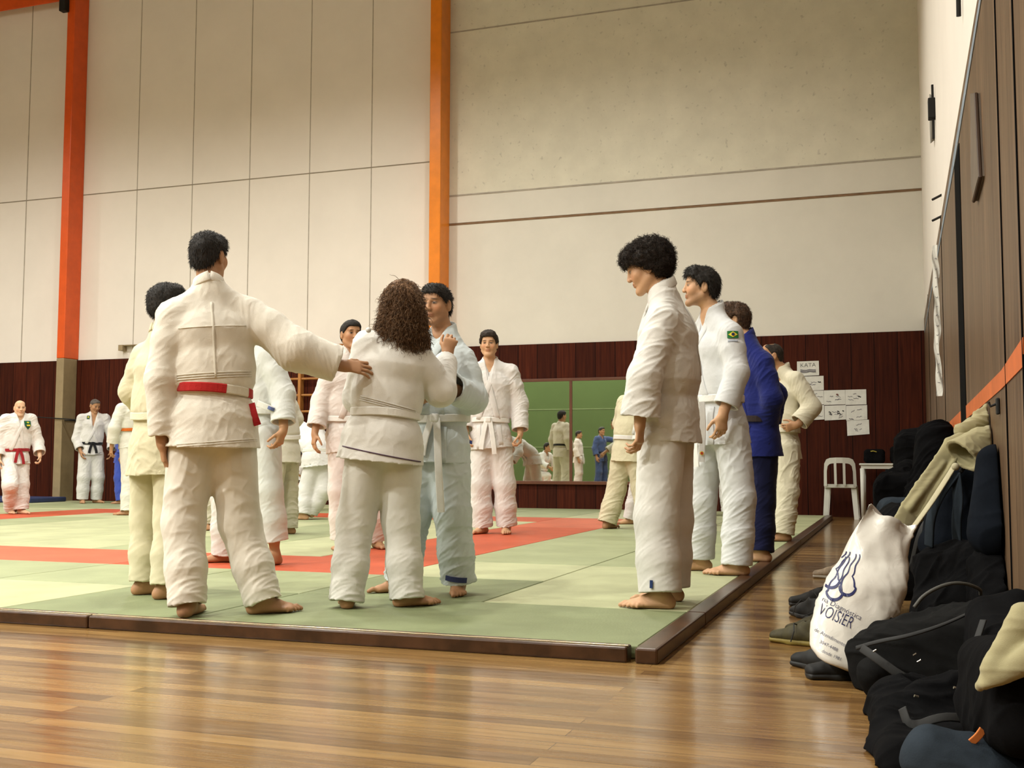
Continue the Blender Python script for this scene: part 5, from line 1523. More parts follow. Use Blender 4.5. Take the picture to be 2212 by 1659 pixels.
def soft_bag(name, label, cat, prims, mat, seed, amp=.008, fa=7, h=.006, group=None, subs=(), xmax=XR - .016, zmin=.002, parent=None, axis=None, k=.03, partname=None):
    P0 = [np.asarray(q[1], float) for q in prims] + [np.asarray(q[2], float) for q in prims if q[0] in 'cs']
    lo = np.min(P0, 0) - .30; hi = np.max(P0, 0) + .30
    g = Grid(lo, hi, h)
    for i, q in enumerate(prims):
        if q[0] == 'c': g.cone(q[1], q[2], q[3], q[4], k if i else 0)
        elif q[0] == 's': g.seg(q[1], q[2], q[3], q[4], q[5], q[6], q[7], k if i else 0)
        elif q[0] == 'e': g.ell(q[1], q[3], q[2], k if i else 0)
        elif q[0] == 'b':      # rounded box: centre, half sizes, frame, radius
            c, hs_, R_, rr = q[1], q[2], q[3], q[4]
            def fn(X, Y, Z, c=c, hs_=hs_, R_=R_, rr=rr):
                x = X - c[0]; y = Y - c[1]; z = Z - c[2]
                d = [np.abs(x * R_[i_][0] + y * R_[i_][1] + z * R_[i_][2]) - (hs_[i_] - rr) for i_ in range(3)]
                return (np.sqrt(sum(np.maximum(v_, 0) ** 2 for v_ in d)) + np.minimum(np.maximum(d[0], np.maximum(d[1], d[2])), 0) - rr).astype(np.float32)
            e = np.ones(3) * np.linalg.norm(hs_)
            g.op(fn, c - e, c + e, k if i else 0)
    for q in subs: g.cone(q[0], q[1], q[2], q[3], .01, 'sub')
    wallclip(g, zmin, xmax)
    a = np.min(P0, 0); b_ = np.max(P0, 0)
    ax = axis if axis is not None else (a, b_ + 1e-3)
    c = (a + b_) / 2
    segs = [(ax[0], ax[1], fa, fa * .6, amp, .7)]
    def post(V, Nn):
        V[:, 0] = np.minimum(V[:, 0], xmax - .001); V[:, 2] = np.maximum(V[:, 2], zmin); return V
    if parent is None:
        root = thing(name, (c[0], c[1], max(zmin, a[2] - .1)), label, cat, group)
    else: root = parent
    soft_obj(partname or 'body', g, mat, root, segs, seed, 1.0, post)
    return root, g
I3 = np.eye(3)
def Rz(a, tilt=0.0, roll=0.0):
    R_ = Matrix.Rotation(a, 3, 'Z') @ Matrix.Rotation(tilt, 3, 'X') @ Matrix.Rotation(roll, 3, 'Y')
    return np.array(R_).T
def strap(root, pts, half, mat=None, name='strap', th=.004, nrm_=None, closed=False):
    bm = bmesh.new(); P_ = np.array(pts, float)
    # smooth the control polygon
    for _ in range(2):
        Q_ = [P_[0]]
        for i in range(len(P_) - 1): Q_ += [P_[i] * .75 + P_[i + 1] * .25, P_[i] * .25 + P_[i + 1] * .75]
        Q_.append(P_[-1]); P_ = np.array(Q_)
    nv = np.tile(nrm_ if nrm_ is not None else nrm([-.6, -.7, .4]), (len(P_), 1))
    ribbon_mesh(bm, P_, nv, half, th)
    return bm_obj(name, bm, mat or M_strap, root, smooth=True, world=True)
def cord(root, pts, r, mat, name='cord', n=6):
    bm = bmesh.new(); P_ = np.array(pts, float)
    for _ in range(2):
        Q_ = [P_[0]]
        for i in range(len(P_) - 1): Q_ += [P_[i] * .75 + P_[i + 1] * .25, P_[i] * .25 + P_[i + 1] * .75]
        Q_.append(P_[-1]); P_ = np.array(Q_)
    tube(bm, P_, r, n); return bm_obj(name, bm, mat, root, smooth=True, world=True)

# black duffel bag in the middle of the pile
def at(x, y, d): return px3((x, y, d))
R1 = Rz(-.25, 0.0, -.30)
c_ = at(2008, 1425, 3.48)
root, g1 = soft_bag('duffel_bag', 'charcoal duffel bag with a thin loop handle, lying right of the white plastic bag', 'bag',
    [('b', c_ + np.array([.02, .06, -.015]), np.array([.245, .17, .150]), R1, .07), ('c', at(1885, 1455, 3.42), at(1912, 1500, 3.42), .050, .05), ('c', at(2060, 1345, 3.5), at(2120, 1400, 3.45), .06, .07)],
    M_black2, 3, .020, 7)
cord(root, [at(1975, 1312, 3.42), at(1995, 1285, 3.42), at(2040, 1262, 3.42), at(2080, 1258, 3.42), at(2118, 1272, 3.44), at(2118, 1284, 3.46)], .006, M_strap2, 'handle')
strap(root, [at(1850, 1400, 3.34), at(1900, 1385, 3.28), at(1960, 1375, 3.24), at(2040, 1350, 3.24), at(2110, 1318, 3.3)], .006, M_strap, 'seam_tape')
strap(root, [at(1862, 1400, 3.32), at(1888, 1418, 3.26), at(1960, 1470, 3.2), at(2000, 1478, 3.2)], .013, M_strap, 'strap')
for (x, y) in ((1972, 1416), (1982, 1430), (1886, 1408)):
    bm = bmesh.new(); q = at(x, y, 3.22); tube(bm, [q, q + CR * .010 + CU * .006], .0025, 8); bm_obj('zip_pull', bm, M_buckle, root, world=True)
# black rucksack below, nearest on the floor
c_ = at(1990, 1580, 2.98)
root, g2 = soft_bag('rucksack', 'black rucksack with metal buckles at the bottom of the pile, nearest the camera', 'bag',
    [('b', c_ + np.array([.03, .05, -.03]), np.array([.17, .19, .13]), Rz(.1, .1, .1), .07), ('c', at(2000, 1520, 2.95), at(2090, 1500, 2.95), .055, .06), ('c', at(1925, 1560, 2.85), at(1915, 1640, 2.75), .045, .06),
     ('b', at(2040, 1690, 2.7), np.array([.16, .2, .13]), Rz(0), .06)], M_black, 5, .020, 8)
strap(root, [at(1950, 1530, 2.76), at(1965, 1575, 2.72), at(2040, 1545, 2.72), at(2110, 1560, 2.74)], .012, M_strap, 'strap')
for (x, y, w_) in ((1975, 1503, .010), (2060, 1485, .014), (1908, 1612, .016)):
    bm = bmesh.new(); q = at(x, y, 2.74); tube(bm, [q, q + CR * w_ - CU * w_ * .35], .0035, 8); bm_obj('buckle', bm, M_buckle, root, world=True)
# rucksack against the wall, right of the pile
root, g3 = soft_bag('backpack', 'black backpack leaning on the brown wall behind the duffel bag', 'bag',
    [('b', at(2180, 1440, 3.12), np.array([.10, .18, .16]), Rz(.1, .25), .06), ('c', at(2125, 1335, 3.3), at(2200, 1310, 3.2), .04, .05)], M_black, 6, .010, 6)
strap(root, [at(2125, 1340, 3.02), at(2105, 1400, 2.98), at(2085, 1470, 2.95), at(2070, 1500, 2.95)], .010, M_strap, 'strap')
# slate blue bag or folded jacket on top, with the orange tag
root, g4 = soft_bag('folded_jacket', 'slate blue canvas jacket heaped at the bottom edge, orange tag above it', 'jacket',
    [('c', at(2010, 1600, 2.42), at(2100, 1625, 2.40), .035, .035), ('c', at(2100, 1625, 2.40), at(2190, 1690, 2.36), .035, .05), ('c', at(2005, 1640, 2.40), at(2120, 1700, 2.35), .06, .07)], M_blue, 8, .012, 10, h=.005)
t = thing('luggage_tag', at(2118, 1588, 2.38), 'small orange fabric tag sticking out of the dark bags', 'tag')
bm = bmesh.new(); R_ = frame_from(-_F, CU)
q0, q1 = at(2098, 1603, 2.37), at(2122, 1576, 2.37)
ribbon_mesh(bm, np.array([q0 + (q1 - q0) * a + (-_F) * .004 * math.sin(a * 3) for a in np.linspace(0, 1, 6)]), np.array([-_F] * 6), .0085, .003)
bm_obj('body', bm, plain('orange_webbing', (0.75, 0.22, 0.05), .7), t, world=True)
# cream judogi stuffed into a dark holdall at the right edge
root, g5 = soft_bag('holdall', 'dark holdall with a cream judogi sticking out at the right edge', 'bag',
    [('b', at(2215, 1500, 2.42), np.array([.11, .17, .125]), Rz(.2, -.15), .06), ('c', at(2150, 1480, 2.42), at(2200, 1560, 2.38), .05, .05), ('c', at(2110, 1520, 2.55), at(2200, 1610, 2.45), .05, .06)], M_black, 12, .010, 7)
cord(root, [at(2112, 1495, 2.42), at(2135, 1528, 2.36), at(2175, 1560, 2.31), at(2215, 1580, 2.28)], .0022, plain('tan_piping', (0.30, 0.17, 0.07), .7), 'piping')
root, g6 = soft_bag('judogi_jacket', 'cream judogi spilling out of the holdall at the right edge', 'jacket',
    [('s', at(2116, 1484, 2.30), at(2150, 1438, 2.28), .010, .010, .026, .020, nrm(CR + CU)), ('s', at(2150, 1438, 2.28), at(2230, 1345, 2.28), .026, .022, .050, .035, nrm(CR + CU)),
     ('s', at(2128, 1478, 2.28), at(2240, 1415, 2.22), .010, .012, .034, .026, CU)], M_gicream, 14, .005, 8, h=.004, k=.015)
# big dark coat and backpack hanging on the wall under the cream judogi
root, g7 = soft_bag('hanging_backpack', 'big navy backpack on the right wall under the draped cream judogi', 'bag',
    [('b', at(2085, 1120, 4.62), np.array([.15, .22, .24]), Rz(.05, .05, .12), .09), ('c', at(2150, 1000, 4.1), at(2150, 1150, 4.0), .07, .10), ('c', at(2060, 1030, 4.6), at(2110, 1000, 4.6), .09, .08), ('c', at(2030, 1180, 4.5), at(2080, 1240, 4.5), .08, .10), ('c', at(2120, 980, 4.55), at(2150, 1000, 4.4), .06, .08)], M_navy, 16, .012, 5)
strap(root, [at(2065, 1025, 4.36), at(2030, 1070, 4.32), at(2010, 1120, 4.32), at(2008, 1180, 4.34)], .022, M_blue, 'shoulder_strap', .008)
strap(root, [at(2065, 1025, 4.36), at(2072, 1080, 4.30), at(2066, 1130, 4.30), at(2070, 1185, 4.32)], .022, M_blue, 'shoulder_strap', .008)
cord(root, [at(2075, 1020, 4.36), at(2100, 985, 4.4), at(2120, 965, 4.5), at(2130, 950, 4.6)], .008, M_strap, 'haul_loop')
root, g8 = soft_bag('dark_coat', 'black coat bunched at the foot of the wall under the navy backpack', 'coat',
    [('c', at(2050, 1250, 4.35), at(2130, 1240, 4.2), .14, .13), ('c', at(2040, 1330, 4.25), at(2120, 1310, 4.1), .13, .13), ('c', at(2150, 1230, 4.0), at(2160, 1300, 3.9), .09, .11)], M_black, 18, .024, 7)
# cream judogi draped on the hook
ipd = nrm(CR * .78 - CU * .62) * 1.0          # across the hanging sleeve
def soft2(prims_fn, lo, hi, h, segs, seed, name, parent, mat):
    g = Grid(lo, hi, h); prims_fn(g); wallclip(g)
    def post(V, Nn): V[:, 0] = np.minimum(V[:, 0], XR - .017); return V
    return soft_obj(name, g, mat, parent, segs, seed, 1.0, post)
t_j = thing('draped_judogi', at(2120, 940, 4.42), 'cream judogi jacket draped over the bags, one sleeve hanging down to the plastic bag', 'jacket')
jc = np.array([at(1950, 1140, 4.3), at(2190, 850, 4.6), at(2190, 1020, 4.2)])
def body_f(g):
    # bunched back and collar on the hook
    g.seg(at(2150, 880, 4.47), at(2172, 960, 4.42), .022, .020, .030, .016, CR, 0)
    g.seg(at(2146, 872, 4.50), at(2112, 900, 4.47), .014, .016, .030, .020, CU, .012)
    g.seg(at(2140, 905, 4.46), at(2078, 930, 4.44), .040, .035, .030, .030, CU, .016)
    g.seg(at(2160, 915, 4.40), at(2178, 968, 4.36), .018, .014, .010, .010, CR, .010)
    g.cone(at(2150, 893, 4.42), at(2146, 898, 4.34), .012, .010, .01, 'sub')
def sleeve_f(g):
    # open sleeve, its mouth towards the lower left
    a_, m_, e_ = at(2160, 925, 4.40), at(2120, 950, 4.36), at(2078, 985, 4.31)
    g.seg(a_, m_, .030, .030, .046, .044, CU, 0); g.seg(m_, e_, .050, .044, .078, .058, nrm(CR * .95 - CU * .1), .02, 'add', False, True)
    ax = nrm(e_ - m_)
    g.seg(e_ - ax * .075, e_ + ax * .03, .036, .030, .072, .052, nrm(CR * .95 - CU * .1), .004, 'sub', False, True)
def hang_f(g):
    p_ = [at(2084, 945, 4.43), at(2062, 968, 4.40), at(2036, 1000, 4.37), at(1998, 1060, 4.30), at(1970, 1105, 4.25), at(1950, 1140, 4.20)]
    w_ = [.030, .050, .040, .047, .050, .050]; d_ = [.028, .024, .012, .015, .010, .013]
    for i in range(5): g.seg(p_[i], p_[i + 1], w_[i], d_[i], w_[i + 1], d_[i + 1], -ipd, 0 if i == 0 else .012)
    g.cone(p_[2] - _F * .012, p_[4] - ipd * .020 - _F * .012, .008, .014, .012); g.cone(p_[1] + ipd * .02 - _F * .02, p_[4] + ipd * .028 - _F * .010, .010, .008, .012)
jl = jc.min(0) - .14; jh = jc.max(0) + .14
soft2(body_f, jl, jh, .004, [(at(2150, 880, 4.47), at(2080, 940, 4.44), 16, 9, .010, .8)], 20, 'jacket_back', t_j, M_gicream)
soft2(sleeve_f, jl, jh, .004, [(at(2160, 925, 4.40), at(2078, 985, 4.31), 9, 14, .006, .4)], 21, 'open_sleeve', t_j, M_gicream)
soft2(hang_f, jl, jh, .004, [(at(2084, 945, 4.43), at(1950, 1140, 4.20), 9, 7, .007, 1.0)], 22, 'hanging_sleeve', t_j, M_gicream)
strap(t_j, [at(2062, 1008, 4.28), at(2042, 1040, 4.24), at(2010, 1090, 4.2), at(1972, 1142, 4.12)], .013, M_gicream2, 'belt_end', .005)
bm = bmesh.new(); q = at(2064, 1008, 4.26); bmesh.ops.create_icosphere(bm, subdivisions=3, radius=.015, matrix=Matrix.Translation(Vector(q)))
bm_obj('knot', bm, M_gicream2, t_j, smooth=True, world=True)
t = thing('coat_hook', at(2170, 905, 4.35), 'dark coat hook on the brown wall behind the draped judogi', 'hook')
bm = bmesh.new(); q = np.array([XR - .013, 4.36, 0.93]); box(bm, (q[0] - .012, q[1] - .02, q[2] - .03), (q[0], q[1] + .02, q[2] + .03), .004)
tube(bm, [q + np.array([-.008, 0, .01]), q + np.array([-.03, 0, .0]), q + np.array([-.036, 0, .016])], .005, 8); bm_obj('body', bm, M_strap, t, world=True)
# more dark bags further along the wall
spec = [('black backpack hanging on the brown wall, furthest of the wall bags', [('b', at(1978, 1010, 9.3), np.array([.17, .22, .30]), Rz(0, .05), .10), ('c', at(1960, 945, 9.3), at(2005, 940, 9.2), .07, .07)], M_black, 30),
        ('black holdall on the floor by the wall beyond the plastic bag', [('b', at(1960, 1085, 7.7), np.array([.22, .30, .20]), Rz(0), .10), ('c', at(1925, 1050, 8.2), at(1960, 1020, 8.4), .10, .10)], M_black, 31),
        ('grey-blue sports bag peeking out beside the cream sleeve', [('b', at(1940, 1100, 6.2) * np.array([1, 1, 0]) + np.array([0, 0, .26]), np.array([.10, .14, .27]), Rz(.2), .06)], M_blue, 32),
        ('black coat hanging between the far backpack and the navy backpack', [('c', at(2022, 950, 7.4), at(2018, 1060, 7.3), .13, .16), ('c', at(2018, 1060, 7.3), at(2000, 1140, 7.0), .16, .17)], M_black, 33),
        ('black bag slumped on the floor behind the plastic bag', [('b', at(1990, 1190, 5.3), np.array([.20, .26, .22]), Rz(.1), .10), ('c', at(1960, 1130, 5.5), at(2010, 1110, 5.4), .09, .10)], M_black, 34)]
for lab, pr_, mt, sd in spec:
    root, gg = soft_bag('sports_bag' if 'bag' in lab and 'backpack' not in lab else ('backpack' if 'backpack' in lab else 'dark_coat'), lab, 'bag' if 'coat' not in lab else 'coat', pr_, mt, sd, .026, 8, h=.009)
strap(root, [at(1968, 1225, 5.0), at(1985, 1150, 4.95), at(2010, 1110, 5.0), at(2030, 1160, 5.0)], .012, M_strap, 'strap')
# bags on the table
z0 = .7275
for i, (dx, w_, hh, lab) in enumerate(((-.18, .13, .09, 'black bag lying flat on the white table'), (.16, .14, .11, 'taller black bag on the white table next to the wall'))):
    root, gg = soft_bag('table_bag', lab, 'bag', [('b', np.array([-.13 + dx, 15.15, z0 + hh]), np.array([w_, .14, hh]), Rz(.1 * i), .05)], M_black, 40 + i, .008, 8, h=.008, zmin=z0)
bm = bmesh.new(); q = np.array([-.35, 15.0, .88]); tube(bm, [q, q + np.array([.03, -.01, .006]), q + np.array([.07, 0, -.006])], .006, 6); bm_obj('yellow_cord', bm, plain('yellow_cord', (0.45, 0.36, 0.05), .6), root, world=True)

# ------------------------------------------------------------------ white plastic carrier bag
rows = [  # y along the bag, left px, right px, half depth (m), camera depth
    (0.00, (1797, 1436), (1868, 1462), .015, 3.62), (0.03, (1770, 1425), (1882, 1455), .045, 3.62), (0.10, (1753, 1398), (1892, 1425), .070, 3.66), (0.25, (1754, 1345), (1915, 1372), .085, 3.73), (0.42, (1769, 1300), (1942, 1318), .095, 3.80),
    (0.58, (1790, 1250), (1957, 1262), .095, 3.86), (0.74, (1814, 1212), (1959, 1206), .080, 3.94), (0.87, (1838, 1160), (1966, 1170), .058, 3.97), (0.95, (1858, 1122), (1972, 1150), .040, 3.99), (1.0, (1876, 1090), (1976, 1138), .030, 4.0)]
NR_, NS = 46, 64
ts = np.array([r[0] for r in rows])
def rowat(t):
    f_ = lambda vals: np.array([np.interp(t, ts, [v_[k] for v_ in vals]) for k in range(2)])
    l, r = f_([q[1] for q in rows]), f_([q[2] for q in rows])
    return l, r, np.interp(t, ts, [q[3] for q in rows]), np.interp(t, ts, [q[4] for q in rows])
V = np.zeros((NR_, NS, 3)); rs = np.random.RandomState(3)
for i in range(NR_):
    t_ = i / (NR_ - 1); l, r, hd, dp = rowat(t_)
    Lp = px3((l[0], l[1], dp)); Rp = px3((r[0], r[1], dp)); c = (Lp + Rp) / 2; a = (Rp - Lp) / 2
    for j in range(NS):
        an = 2 * math.pi * j / NS
        ca, sa = math.cos(an), math.sin(an)
        sx = math.copysign(abs(ca) ** .85, ca); sy = math.copysign(abs(sa) ** .9, sa)
        p = c + a * sx - _F * hd * sy
        if t_ > .86:
            k_ = (t_ - .86) / .14
            p = p + CU * k_ * (.009 * math.sin(an * 2 + .9) + .007 * math.sin(an * 5) - .008 * abs(math.sin(an * 1.5 + .4))) - _F * k_ * .018 * math.sin(an * 4 + 1)
        V[i, j] = p
Vf = V.reshape(-1, 3)
cc = V.mean(1, keepdims=True); out = V - cc; out = (out / (np.linalg.norm(out, axis=2, keepdims=True) + 1e-9)).reshape(-1, 3)
e_ = Vf @ np.stack([CR, CU, _F], 1)
wp = pnoise(e_ * 9)
n1 = pnoise(np.stack([e_[:, 0] * 11 + e_[:, 1] * 3, e_[:, 1] * 3 - e_[:, 0] * 2, e_[:, 2] * 6], 1) + wp[:, None] * .8)
n2 = pnoise(np.stack([e_[:, 0] * 18, e_[:, 1] * 26 + e_[:, 0] * 8, e_[:, 2] * 9], 1) + wp[:, None])
tt_ = np.repeat(np.linspace(0, 1, NR_), NS)
band = np.exp(-((tt_ - .43) / .09) ** 2)
Vf = Vf + out * ((np.maximum(0, 1 - np.abs(n1) * 3) ** 1.5) * .006 - .002 + (np.maximum(0, 1 - np.abs(n2) * 3) ** 1.5) * (.0005 + .006 * band))[:, None]
Vf[:, 2] = np.maximum(Vf[:, 2], .004)
q_ = np.array([[i * NS + j, i * NS + (j + 1) % NS, (i + 1) * NS + (j + 1) % NS, (i + 1) * NS + j] for i in range(NR_ - 1) for j in range(NS)])
# inner skin a little inside, so that the bag has thickness, and a closed bottom
Vi = Vf - out * .0025
n0 = len(Vf)
qi = q_[:, ::-1] + n0
rim = np.array([[(NR_ - 1) * NS + j, (NR_ - 1) * NS + (j + 1) % NS, n0 + (NR_ - 1) * NS + (j + 1) % NS, n0 + (NR_ - 1) * NS + j] for j in range(NS)])
bc = Vf[:NS].mean(0)
Va = np.concatenate([Vf, Vi, bc[None]])
tb = np.array([[2 * n0, (j + 1) % NS, j] for j in range(NS)])
m_bag, nt, b = new_mat('white_plastic_film')
v_ = objco(nt); co, f_ = noise_col(nt, (0.66, 0.63, 0.57), (0.74, 0.72, 0.66), 5, 3, v_)
L(nt, co, b.inputs['Base Color']); b.inputs['Roughness'].default_value = .28; b.inputs['Specular IOR Level'].default_value = .5
nz = N(nt, 'ShaderNodeTexNoise'); nz.inputs['Scale'].default_value = 16; nz.inputs['Detail'].default_value = 4; nz.inputs['Distortion'].default_value = 1.5
L(nt, v_, nz.inputs['Vector']); bump(nt, b, nz.outputs['Fac'], .22, .010)
t = thing('carrier_bag', (bc[0], bc[1], 0), 'white plastic carrier bag with dark blue printing, leaning upright on the floor', 'bag')
me = np_mesh('bag_body', Va - np.array([bc[0], bc[1], 0]), tb, np.concatenate([q_, qi, rim]))
link('body', me, m_bag, t)
bvh = BVHTree.FromPolygons([Vector(v) for v in Vf], [tuple(int(x) for x in q) for q in q_])
M_ink = plain('dark_blue_print', (0.012, 0.016, 0.09), .4)
def print_poly(bm, verts2d, faces, O2, ang, sc_, shear=0.0):
    """lay flat print shapes on the bag: 2D drawing coordinates (metres) -> surface"""
    vs = []
    ca, sa = math.cos(ang), math.sin(ang)
    for (x, y) in verts2d:
        x, y = x * sc_, y * sc_
        x2 = x + shear * y
        px_ = O2[0] + (x2 * ca - y * sa) * 600; py_ = O2[1] - (x2 * sa + y * ca) * 600
        d_ = Vector(ray(px_, py_)).normalized()
        hit = bvh.ray_cast(Vector(CPOS), d_, 8)
        if hit[0] is None: vs.append(None); continue
        vs.append(bm.verts.new(hit[0] - d_ * .0022))
    for f in faces:
        q = [vs[i] for i in f]
        if any(v is None for v in q): continue
        try: bm.faces.new(q)
        except ValueError: pass
def text_mesh(body, size):
    cu = bpy.data.curves.new('txt', 'FONT'); cu.body = body; cu.size = size; cu.resolution_u = 3; cu.offset = -0.012 * size
    ob = bpy.data.objects.new('txt', cu); COL.objects.link(ob)
    bpy.context.view_layer.update()
    me = bpy.data.meshes.new_from_object(ob.evaluated_get(bpy.context.evaluated_depsgraph_get()))
    vs = [(v.co.x, v.co.y) for v in me.vertices]; fs = [tuple(p.vertices) for p in me.polygons]
    bpy.data.objects.remove(ob); bpy.data.curves.remove(cu); bpy.data.meshes.remove(me)
    return vs, fs
for body, px_, size, ang, sh in (('na Diagnóstica', (1774, 1297), .027, -.47, 0.0), ('VOISIER', (1765, 1325), .062, -.43, 0.0), ('de Atendimento', (1758, 1362), .019, -.48, 0), ('3047-4488', (1769, 1388), .017, -.46, 0), ('desde 1981', (1774, 1408), .017, -.44, 0)):
    vs, fs = text_mesh(body, size)
    if body == 'VOISIER': vs = [(a * .62, b_) for a, b_ in vs]
    bm = bmesh.new(); print_poly(bm, vs, fs, px_, ang, 1.0, sh)
    bm_obj('printed_text', bm, M_ink, t, world=True)
# outline emblem: three looped flasks with long wavy necks
def polyline_quads(pts, wd):
    pts = [np.array(p, float) for p in pts]; vs, fs = [], []
    for i, p in enumerate(pts):
        a = pts[max(0, i - 1)]; b_ = pts[min(len(pts) - 1, i + 1)]
        d_ = (b_ - a) / (np.linalg.norm(b_ - a) + 1e-9); n_ = np.array([-d_[1], d_[0]]) * wd(i / (len(pts) - 1)) if callable(wd) else np.array([-d_[1], d_[0]]) * wd
        vs += [tuple(p + n_), tuple(p - n_)]
    for i in range(len(pts) - 1): fs.append((2 * i, 2 * i + 1, 2 * i + 3, 2 * i + 2))
    return vs, fs
def flask(x0, y0, top, tilt, w_=18, h_=26):
    """neck lines from top down to a pear shaped loop, pixel offsets"""
    L_ = []; n = 26
    for i in range(n + 1):
        a = -2.5 + 5.0 * i / n + math.pi * 1.5 + math.pi
        a = math.pi * .5 + .55 + (2 * math.pi - 1.1) * i / n
        L_.append((x0 + w_ * math.cos(a) * (1 if math.sin(a) < 0 else .8), y0 + h_ * (.75 * math.sin(a) if math.sin(a) < 0 else 1.0 * math.sin(a))))
    l0 = L_[0]; l1 = L_[-1]
    def neck(p, dx): return [(top[0] + dx + math.sin(k * 7) * 1.6, top[1] + (p[1] - top[1]) * k) if False else (top[0] + dx + (p[0] - top[0] - dx) * k ** 1.3 + math.sin(k * 9) * 1.6, top[1] + (p[1] - top[1]) * k) for k in np.linspace(0, 1, 12)]
    return neck(l0, -4)[:-1] + L_ + neck(l1, 4)[::-1][1:]
bm = bmesh.new()
for (x0, y0, top) in ((1803, 1276, (1823, 1200)), (1831, 1266, (1846, 1195)), (1796, 1250, (1826, 1188))):
    pts = flask(0, 0, (top[0] - x0, -(top[1] - y0)), 0)
    vs, fs = polyline_quads([(a / 600, b_ / 600) for a, b_ in pts], lambda k: (.0022 + .0035 * math.exp(-((k - .5) / .16) ** 2)))
    print_poly(bm, vs, fs, (x0, y0), -.10, 1.0)
bm_obj('printed_emblem', bm, M_ink, t, world=True)

# ------------------------------------------------------------------ shoes
def shoe(loc, rz, label, col, sole, h=.004, L_=.28, pitch=0.0, group=None, laces=None):
    t = thing('sneaker', loc, label, 'shoe', group, rz)
    g = Grid((-.07, -.17, -.01), (.07, .17, .14), h)
    g.seg((0, -.10, .04), (0, .02, .035), .036, .040, .040, .032, (1, 0, 0), 0)
    g.seg((0, .02, .035), (.004, .105, .026), .040, .032, .040, .022, (1, 0, 0), .03)
    g.cone((0, -.105, .05), (0, -.085, .085), .034, .032, .02)
    g.cone((0, -.02, .06), (0, -.06, .085), .030, .033, .02)
    g.cone((0, -.085, .075), (0, -.07, .14), .025, .032, .006, 'sub')
    g.cone((0, -.045, .085), (0, -.04, .14), .018, .028, .006, 'sub')
    g.below(.012)
    V, T, Q = g.mesh(); T, Q, Nn = orient(V, T, Q, g)
    me = np_mesh('upper', V, T, Q); link('upper', me, plain('shoe_upper_%02d%02d' % (int(col[0] * 99), int(col[1] * 99)), [c * .7 for c in col], .7, 0, .3, 30), t)
    g = Grid((-.07, -.17, -.01), (.07, .17, .05), h)
    g.seg((0, -.10, .012), (0, .02, .012), .038, .020, .042, .020, (1, 0, 0), 0); g.seg((0, .02, .012), (.004, .11, .012), .042, .020, .042, .016, (1, 0, 0), .03); g.below(0.0005)
    g.op(lambda X, Y, Z: Z - np.float32(.022) + 0 * X + 0 * Y, g.lo, g.lo + g.h * g.n, .003, 'int')
    V, T, Q = g.mesh(); T, Q, Nn = orient(V, T, Q, g); link('sole', np_mesh('sole', V, T, Q), plain('shoe_sole_%02d' % int(sole[0] * 99), sole, .6), t)
    bm = bmesh.new()
    for k in range(4):
        y = -.01 + k * .020; z = .072 - k * .008
        tube(bm, [(-.026, y, z - .012), (-.01, y + .006, z + .003), (.012, y, z + .003), (.027, y + .006, z - .012)], .0028, 6)
    if laces:
        tube(bm, [(0, 0, .073), (-.03, .01, .085), (-.07, -.01, .06), (-.08, .0, .02)], .0025, 6); tube(bm, [(0, 0, .073), (.03, -.02, .09), (.05, .02, .07)], .0025, 6)
    bm_obj('laces', bm, plain('shoe_lace', laces or (0.03, 0.03, 0.03), .8), t)
    t.rotation_euler = (pitch, 0, rz)
    return t
fl = lambda x, y, z=0.0: onz(x, y, z)
shoe(fl(1728, 1392), 1.2, 'dark olive sneaker with yellow trim, lowest left of the plastic bag', (0.055, 0.045, 0.012), (0.20, 0.15, 0.03), laces=(0.02, .02, .02))
shoe(fl(1745, 1375) + np.array([.02, .06, 0]), 2.2, 'dark olive sneaker behind the lowest one, left of the plastic bag', (0.05, 0.04, 0.012), (0.16, 0.12, 0.03), laces=(0.02, .02, .02))
o = shoe(fl(1740, 1345) + np.array([.0, .15, 0]), .6, 'black sneaker with loose laces beyond the olive pair', (0.012, 0.012, 0.012), (0.02, 0.02, 0.02), laces=(0.03, .03, .03))
shoe(fl(1752, 1322) + np.array([.0, .22, 0]), 1.7, 'black sneaker furthest back beside the plastic bag', (0.014, 0.013, 0.012), (0.03, 0.03, 0.03), laces=(0.04, .04, .04))
shoe(fl(1775, 1448), .9, 'shiny black shoe under the bottom corner of the plastic bag', (0.0045, 0.0045, 0.0050), (0.012, 0.012, 0.012))
shoe(fl(1822, 1466), 1.9, 'black shoe tucked between the plastic bag and the duffel bag', (0.0045, 0.0045, 0.0050), (0.012, 0.012, 0.012))
shoe(fl(1800, 1250), 1.4, 'pale beige shoe standing behind the plastic bag', (0.40, 0.30, 0.20), (0.4, 0.36, 0.3))

